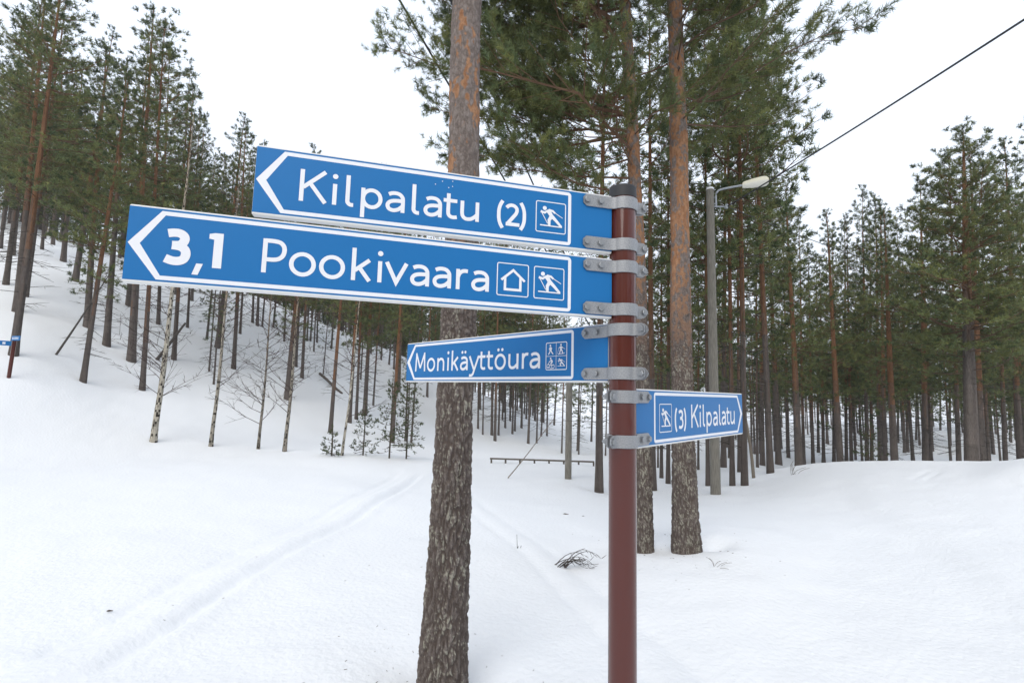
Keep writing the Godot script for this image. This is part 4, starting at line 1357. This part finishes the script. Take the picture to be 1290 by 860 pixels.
func sign_board(bearing: float, low: float, tip: float, side: float, label: String) -> Node3D:
	# side: -1 when the board runs to the reader's left of the post
	var u := Vector3(sin(deg_to_rad(bearing)), 0, -cos(deg_to_rad(bearing)))
	var x := u * side
	var z := x.cross(Vector3.UP)
	var o := thing("direction_sign", label, "sign", POST + Vector3(0, low, 0), "blue direction signs on the brown post")
	o.basis = Basis(x, Vector3.UP, z)
	var near := 0.041
	var far := tip + 0.004
	var lo := minf(side * near, side * far)
	var hi := maxf(side * near, side * far)
	var b := Buffer.new()
	b.box(Vector3(lo, -0.0055, -0.0115), Vector3(hi, BOARD_HIGH + 0.004, 0.0115), 0.0022)
	part("panel", b.mesh(mats.aluminium), o)
	for f in [1.0, -1.0]:
		b = Buffer.new()
		b.box(Vector3(lo + 0.0008, 0.0, minf(f * 0.0105, f * 0.0119)), Vector3(hi - 0.0008, BOARD_HIGH, maxf(f * 0.0105, f * 0.0119)), 0.0002)
		part("blue_face", b.mesh(mats.board_blue), o)
	# the white border with its arrow point
	b = Buffer.new()
	var outer := points([tip, 0.5, tip - 0.058, 0.972])
	var inner := points([tip - 0.022, 0.5, tip - 0.065, 0.915])
	for k in 5:
		var a := deg_to_rad(90.0 * (1.0 - k / 4.0))
		outer.append(Vector2(0.178 - 0.010 * sin(PI / 2 - a), 0.972 - (1.0 - sin(a)) * 0.062))
		inner.append(Vector2(0.178 - 0.001 * sin(PI / 2 - a), 0.915 - (1.0 - sin(a)) * 0.006))
	for k in 5:
		var a := deg_to_rad(90.0 * k / 4.0)
		outer.append(Vector2(0.178 - 0.010 * cos(a), 0.026 + (1.0 - sin(a)) * 0.062))
		inner.append(Vector2(0.178 - 0.001 * cos(a), 0.083 + (1.0 - sin(a)) * 0.006))
	outer.append(Vector2(tip - 0.058, 0.026))
	inner.append(Vector2(tip - 0.065, 0.083))
	var front := 0.01215
	for i in outer.size():
		var j := (i + 1) % outer.size()
		var q := []
		for e in [outer[i], outer[j], inner[j], inner[i]]: q.append(Vector3(side * e.x, e.y * BOARD_HIGH, front))
		b.flat(q[0], q[1], q[2], q[3], Vector3.BACK)
	part("border", b.mesh(mats.board_white), o)
	for v in [0.122, 0.878]:
		for half in [1.0, -1.0]:
			var c := part("clamp", clamp_bar(side, v * BOARD_HIGH, half).mesh(mats.zinc), o)
			if half > 0:
				for e in [[0.1215, 0.0176], [0.079, 0.0176], [-0.0655, 0.0081]]:
					part("bolt", bolt_mesh(Vector3(side * e[0], v * BOARD_HIGH, e[1]), 1.0, dice.randf() * TAU).mesh(mats.bolt), c)
			else:
				for e in [[0.1215, 0.0176, 0.009], [0.079, 0.0176, 0.009], [-0.0655, 0.0081, 0.014]]:
					part("nut", bolt_mesh(Vector3(side * e[0], v * BOARD_HIGH, -e[1]), -1.0, dice.randf() * TAU, e[2]).mesh(mats.bolt), c)
	return o

func signpost() -> void:
	var foot := ground_at(POST.x, POST.z)
	var o := thing("signpost", "brown-red painted steel post with black cap carrying the blue signs", "signpost", Vector3(POST.x, foot, POST.z))
	var b := Buffer.new()
	var top := POST.y + 0.578 - foot
	b.tube([Vector3(0, -0.3, 0), Vector3(0, top, 0)], [0.038, 0.038], 96)
	part("pipe", b.mesh(mats.post_paint), o)
	b = Buffer.new()
	var cap_top := POST.y + 0.609 - foot
	var prof := [[0.0383, top - 0.006], [0.0396, top - 0.005], [0.0396, cap_top - 0.007], [0.0386, cap_top - 0.003], [0.0360, cap_top - 0.0008], [0.030, cap_top], [0.0001, cap_top + 0.0008]]
	for i in prof.size() - 1:
		for k in 64:
			var d0 := Vector3(cos(TAU * k / 64), 0, sin(TAU * k / 64))
			var d1 := Vector3(cos(TAU * (k + 1) / 64), 0, sin(TAU * (k + 1) / 64))
			var s := Vector2(prof[i + 1][1] - prof[i][1], prof[i][0] - prof[i + 1][0]).normalized()
			var n0 := d0 * s.x + Vector3.UP * s.y
			var n1 := d1 * s.x + Vector3.UP * s.y
			b.quad(d0 * prof[i][0] + Vector3.UP * prof[i][1], d1 * prof[i][0] + Vector3.UP * prof[i][1], d1 * prof[i + 1][0] + Vector3.UP * prof[i + 1][1], d0 * prof[i + 1][0] + Vector3.UP * prof[i + 1][1], n0, n1, n1, n0)
	part("cap", b.mesh(mats.cap_plastic), o)

	var front := 0.0122
	var s := sign_board(-105.67, 0.4086, 0.972, -1.0, "topmost blue sign reading Kilpalatu (2), with a skier at its end")
	write(s, "lettering", [["K", -0.876], ["i", -0.8], ["l", -0.7695], ["p", -0.733], ["a", -0.673], ["l", -0.608], ["a", -0.578], ["t", -0.527], ["u", -0.482]], front)
	write(s, "lettering", [["(", -0.382], ["2", -0.360], [")", -0.316]], front)
	pictogram(s, "skier", -0.2715, front)
	var specks := Buffer.new()
	for e in [[-0.532, 0.93], [-0.505, 0.955], [-0.505, 0.86], [-0.515, 0.83], [-0.55, 0.86]]:
		specks.disc(Vector2(e[0], e[1] * BOARD_HIGH * 0.92), 0.0013, front + 0.0002)
	part("chip", specks.mesh(mats.board_white), s)
	s = sign_board(-107.07, 0.2208, 1.203, -1.0, "longest blue sign reading 3,1 Pookivaara, with a hut and a skier")
	write(s, "lettering", [["three", -1.134], ["comma", -1.079], ["one", -1.0505]], front)
	write(s, "lettering", [["P", -0.941], ["o", -0.8835], ["o", -0.818], ["k", -0.7455], ["i", -0.6835], ["v", -0.667], ["a", -0.605], ["a", -0.549], ["r", -0.489], ["a", -0.449]], front)
	pictogram(s, "house", -0.3795, front)
	pictogram(s, "skier", -0.276, front)
	s = sign_board(-44.01, 0.0417, 1.113, -1.0, "lower blue sign reading Monikäyttöura, with four small figures")
	write(s, "lettering", [["M", -1.0465], ["o", -0.9565], ["n", -0.883], ["i", -0.8135], ["k", -0.787], ["ä", -0.7305], ["y", -0.677], ["t", -0.617], ["t", -0.575], ["ö", -0.5295], ["u", -0.458], ["r", -0.3915], ["a", -0.3545]], front)
	pictogram(s, "four", -0.2815, front)
	s = sign_board(42.5, -0.1454, 0.988, 1.0, "blue sign pointing right reading (3) Kilpalatu, lowest on the post")
	write(s, "lettering", [["(", 0.3145], ["3", 0.343], [")", 0.389]], front)
	write(s, "lettering", [["K", 0.4475], ["i", 0.523], ["l", 0.5515], ["p", 0.5855], ["a", 0.651], ["l", 0.7145], ["a", 0.741], ["t", 0.7945], ["u", 0.841]], front)
	pictogram(s, "skier", 0.2045, front)


# ---------------------------------------------------------------- poles, wires, railing, the far signpost
func wire(label: String, a: Vector3, b_: Vector3, r: float, sag: float) -> void:
	var o := thing("overhead_wire", label, "wire", a, "overhead wires")
	var b := Buffer.new()
	var p := []
	var rr := []
	for i in 41:
		var f := i / 40.0
		p.append((b_ - a) * f - Vector3.UP * sag * 4.0 * f * (1.0 - f))
		rr.append(r)
	b.tube(p, rr, 8, Color.WHITE, true)
	part("cable", b.mesh(mats.cable), o)

func wooden_pole(at: Vector3, h: float, r0: float, r1: float, label: String) -> Node3D:
	var o := thing("lamp_pole" if h > 6 else "wooden_pole", label, "pole", at)
	var b := Buffer.new()
	b.tube([Vector3(0, -0.4, 0), Vector3(0, h * 0.5, 0), Vector3(0, h, 0)], [r0, lerpf(r0, r1, 0.5), r1], 20, Color.WHITE, true)
	part("pole", b.mesh(mats.old_wood), o)
	return o

func street_things() -> void:
	var at := on_ground(4.62, -11.15)
	var o := wooden_pole(at, 7.05, 0.112, 0.084, "weathered wooden lamp pole with a cream lamp head, right of the pines")
	var b := Buffer.new()
	var h := 7.05
	# cap of snow, bracket, arm, lamp
	b.tube([Vector3(0, h, 0), Vector3(0, h + 0.05, 0), Vector3(0, h + 0.075, 0)], [0.092, 0.075, 0.02], 14, Color.WHITE, true)
	part("snow_cap", b.mesh(mats.snow), o)
	var right := Vector3(0.925, 0, 0.38).normalized()
	b = Buffer.new()
	var p := []
	var rr := []
	for e in [[0.125, -0.42], [0.125, -0.16], [0.14, -0.09], [0.19, -0.035], [0.28, -0.015], [0.45, 0.0], [0.76, 0.02]]:
		p.append(Vector3(0, h, 0) + right * e[0] + Vector3.UP * e[1])
		rr.append(0.024)
	b.tube(p, rr, 10, Color.WHITE, true)
	for y in [-0.36, -0.2]:
		b.tube([Vector3(0, h + y, 0) - right * 0.02, Vector3(0, h + y, 0) + right * 0.15], [0.016, 0.016], 8, Color.WHITE, true)
	part("arm", b.mesh(mats.steel), o)
	# lamp head: sections along the arm
	var hood := Buffer.new()
	var lens := Buffer.new()
	var fwd := Vector3(-right.z, 0, right.x)
	var secs := [[0.7, 0.04, 0.053, 0.087, 0.03], [0.728, 0.062, 0.079, 0.099, 0.035], [0.902, 0.088, 0.105, 0.137, 0.05], [1.105, 0.102, 0.121, 0.164, 0.065], [1.197, 0.097, 0.105, 0.153, 0.07], [1.243, 0.062, 0.048, 0.099, 0.075]]
	# [along, half width, height of the hood above its rim, depth of the lens below, rim height]
	for i in secs.size() - 1:
		for k in 12:
			for up in [1.0, -1.0]:
				var q := []
				var n := []
				for e in [[i, k], [i, k + 1], [i + 1, k + 1], [i + 1, k]]:
					var s: Array = secs[e[0]]
					var a: float = PI * e[1] / 12.0
					var ring: Vector3 = fwd * cos(a) * s[1] + Vector3.UP * up * sin(a) * (s[2] if up > 0 else s[3] * 0.75)
					q.append(Vector3(0, h - 0.02 + s[4], 0) + right * s[0] + ring)
					n.append((fwd * cos(a) * 1.0 + Vector3.UP * up * sin(a)).normalized())
				(hood if up > 0 else lens).quad(q[0], q[1], q[2], q[3], n[0], n[1], n[2], n[3])
	for e in [[0, -1.0], [secs.size() - 1, 1.0]]:
		var s: Array = secs[e[0]]
		for k in 12:
			for up in [1.0, -1.0]:
				var c: Vector3 = Vector3(0, h - 0.02 + s[4], 0) + right * s[0]
				var a0 := PI * k / 12.0
				var a1 := PI * (k + 1) / 12.0
				var t: float = s[2] if up > 0 else s[3] * 0.75
				hood.tri(c, c + fwd * cos(a0) * s[1] + Vector3.UP * up * sin(a0) * t, c + fwd * cos(a1) * s[1] + Vector3.UP * up * sin(a1) * t, right * e[1], right * e[1], right * e[1])
	part("lamp_hood", hood.mesh(mats.lamp_hood), o)
	part("lamp_lens", lens.mesh(mats.lamp_lens), o)
	b = Buffer.new()
	b.tube([Vector3(0, h - 0.42, 0) + right * 0.08, Vector3(0, h - 0.46, 0) + right * 0.38], [0.02, 0.016], 8, Color.WHITE, true)
	b.tube([Vector3(0, h - 0.50, 0) + right * 0.34, Vector3(0, h - 0.40, 0) + right * 0.36], [0.04, 0.03], 10, Color.WHITE, true)
	part("wire_bracket", b.mesh(mats.steel), o)
	wooden_pole(on_ground(1.43, -12.01), 3.1, 0.082, 0.074, "grey wooden pole standing below the Monikäyttöura sign, left of the post")
	var peg := at + Vector3(0.34, h - 0.45, 0.13)
	wire("black cable running from the lamp pole over the snow to the upper right", peg, Vector3(7.1, 6.75, 0.2), 0.0145, 0.12)
	wire("thin cable running from the lamp pole into the pines at right", peg, Vector3(18.81, 7.72, -22.07), 0.011, 0.15)
	wire("black cable crossing left of the near trunk, the left one of two", Vector3(1.93, 3.05, -10.93), Vector3(-2.95, 8.35, -3.9), 0.014, -0.0)
	wire("black cable passing just behind the near trunk, the right one of two", Vector3(1.95, 3.25, -10.9), Vector3(-2.15, 8.6, -4.0), 0.014, -0.0)
	# the low railing beyond the meadow
	var a := on_ground(-0.68, -17.73)
	var c := on_ground(2.95, -17.2)
	o = thing("low_railing", "low grey wooden railing half buried in snow beyond the meadow", "railing", a)
	b = Buffer.new()
	b.box(Vector3(0, 0.13, -0.03), Vector3((c - a).length(), 0.185, 0.03), 0.006)
	var yaw := -atan2(c.z - a.z, c.x - a.x)
	var level := Basis(Vector3.UP, yaw) * Basis(Vector3.BACK, (c.y - a.y) / (c - a).length())
	part("rail", b.mesh(mats.grey_wood), o).basis = level
	b = Buffer.new()
	b.box(Vector3(-0.03, -0.35, -0.075), Vector3(0.03, 0.128, -0.031), 0.004)
	var leg := b.mesh(mats.grey_wood)
	for k in 8:
		var l := part("leg", leg, o)
		l.transform = Transform3D(level, level * Vector3(0.04 + k * 0.515, 0, 0))
	# the small signpost far left
	at = on_ground(-13.79, -13.45)
	o = thing("far_signpost", "small brown signpost with two little blue signs at the left edge", "signpost", at)
	b = Buffer.new()
	b.tube([Vector3(0, -0.3, 0), Vector3(0.03, 1.12, 0)], [0.045, 0.045], 16, Color.WHITE, true)
	part("pipe", b.mesh(mats.post_paint), o)
	for e in [[-0.75, -0.03, 0.86, 0.99, 25.0, "board_blue"], [0.05, 0.42, 1.0, 1.13, -40.0, "board_blue"]]:
		b = Buffer.new()
		b.box(Vector3(e[0], e[2], 0.05), Vector3(e[1], e[3], 0.07), 0.004)
		var x := part("sign_board", b.mesh(mats[e[5]]), o)
		x.basis = Basis(Vector3.UP, deg_to_rad(e[4] + 20.0))
		b = Buffer.new()
		var w: float = e[1] - e[0]
		for k in 5:
			b.box(Vector3(e[0] + w * (0.12 + k * 0.16), e[2] + 0.035, 0.0705), Vector3(e[0] + w * (0.2 + k * 0.16), e[3] - 0.035, 0.0715), 0.0003)
		part("lettering", b.mesh(mats.board_white), x)


# ---------------------------------------------------------------- build
func _ready() -> void:
	dice.seed = 20
	rolling.seed = 4
	rolling.frequency = 1.0
	rolling.fractal_octaves = 3
	ripples.seed = 9
	ripples.frequency = 1.0
	blotch.seed = 12
	blotch.frequency = 1.0
	blotch.fractal_octaves = 3
	fine.seed = 21
	fine.frequency = 1.0
	fine.fractal_octaves = 2
	plates.seed = 33
	plates.noise_type = FastNoiseLite.TYPE_CELLULAR
	plates.cellular_return_type = FastNoiseLite.RETURN_DISTANCE2_SUB
	plates.cellular_jitter = 1.0
	plates.frequency = 1.0
	plates.fractal_type = FastNoiseLite.FRACTAL_NONE

	# camera: eye at 1.8 m, a wide lens tilted up a little
	var cam := Camera3D.new()
	cam.name = "camera"
	cam.fov = 69.93
	cam.near = 0.05
	cam.far = 900.0
	cam.transform = Transform3D(Basis(Vector3.RIGHT, deg_to_rad(6.0)) * Basis(Vector3.BACK, deg_to_rad(1.4)), Vector3(0, 1.8, 0))
	add_child(cam)
	cam.current = true

	# overcast daylight
	var sky := ProceduralSkyMaterial.new()
	sky.sky_top_color = Color(0.895, 0.936, 1.0)
	sky.sky_horizon_color = Color(0.942, 0.966, 1.0)
	sky.sky_curve = 0.2
	sky.ground_bottom_color = Color(0.85, 0.87, 0.9)
	sky.ground_horizon_color = Color(0.95, 0.96, 0.98)
	sky.sky_energy_multiplier = 1.0
	var env := Environment.new()
	env.background_mode = Environment.BG_SKY
	env.sky = Sky.new()
	env.sky.sky_material = sky
	env.tonemap_mode = Environment.TONE_MAPPER_LINEAR
	env.tonemap_exposure = 1.43
	env.fog_enabled = true
	env.fog_density = 0.0009
	env.fog_light_color = Color(0.93, 0.96, 1.0)
	env.sdfgi_enabled = true
	env.ssao_enabled = true
	env.ssil_enabled = true
	var world := WorldEnvironment.new()
	world.name = "world"
	world.environment = env
	add_child(world)
	var sun := DirectionalLight3D.new()
	sun.name = "overcast_sun"
	sun.light_energy = 0.5
	sun.light_color = Color(1.0, 0.99, 0.975)
	sun.light_angular_distance = 50.0
	sun.rotation = Vector3(deg_to_rad(-42), deg_to_rad(-18), 0)
	sun.shadow_enabled = true
	add_child(sun)

	make_materials()
	build_ground(mats.snow)
	make_kinds()
	forest_pines()
	close_pines()
	far_forest()
	small_growth()
	street_things()
	signpost()
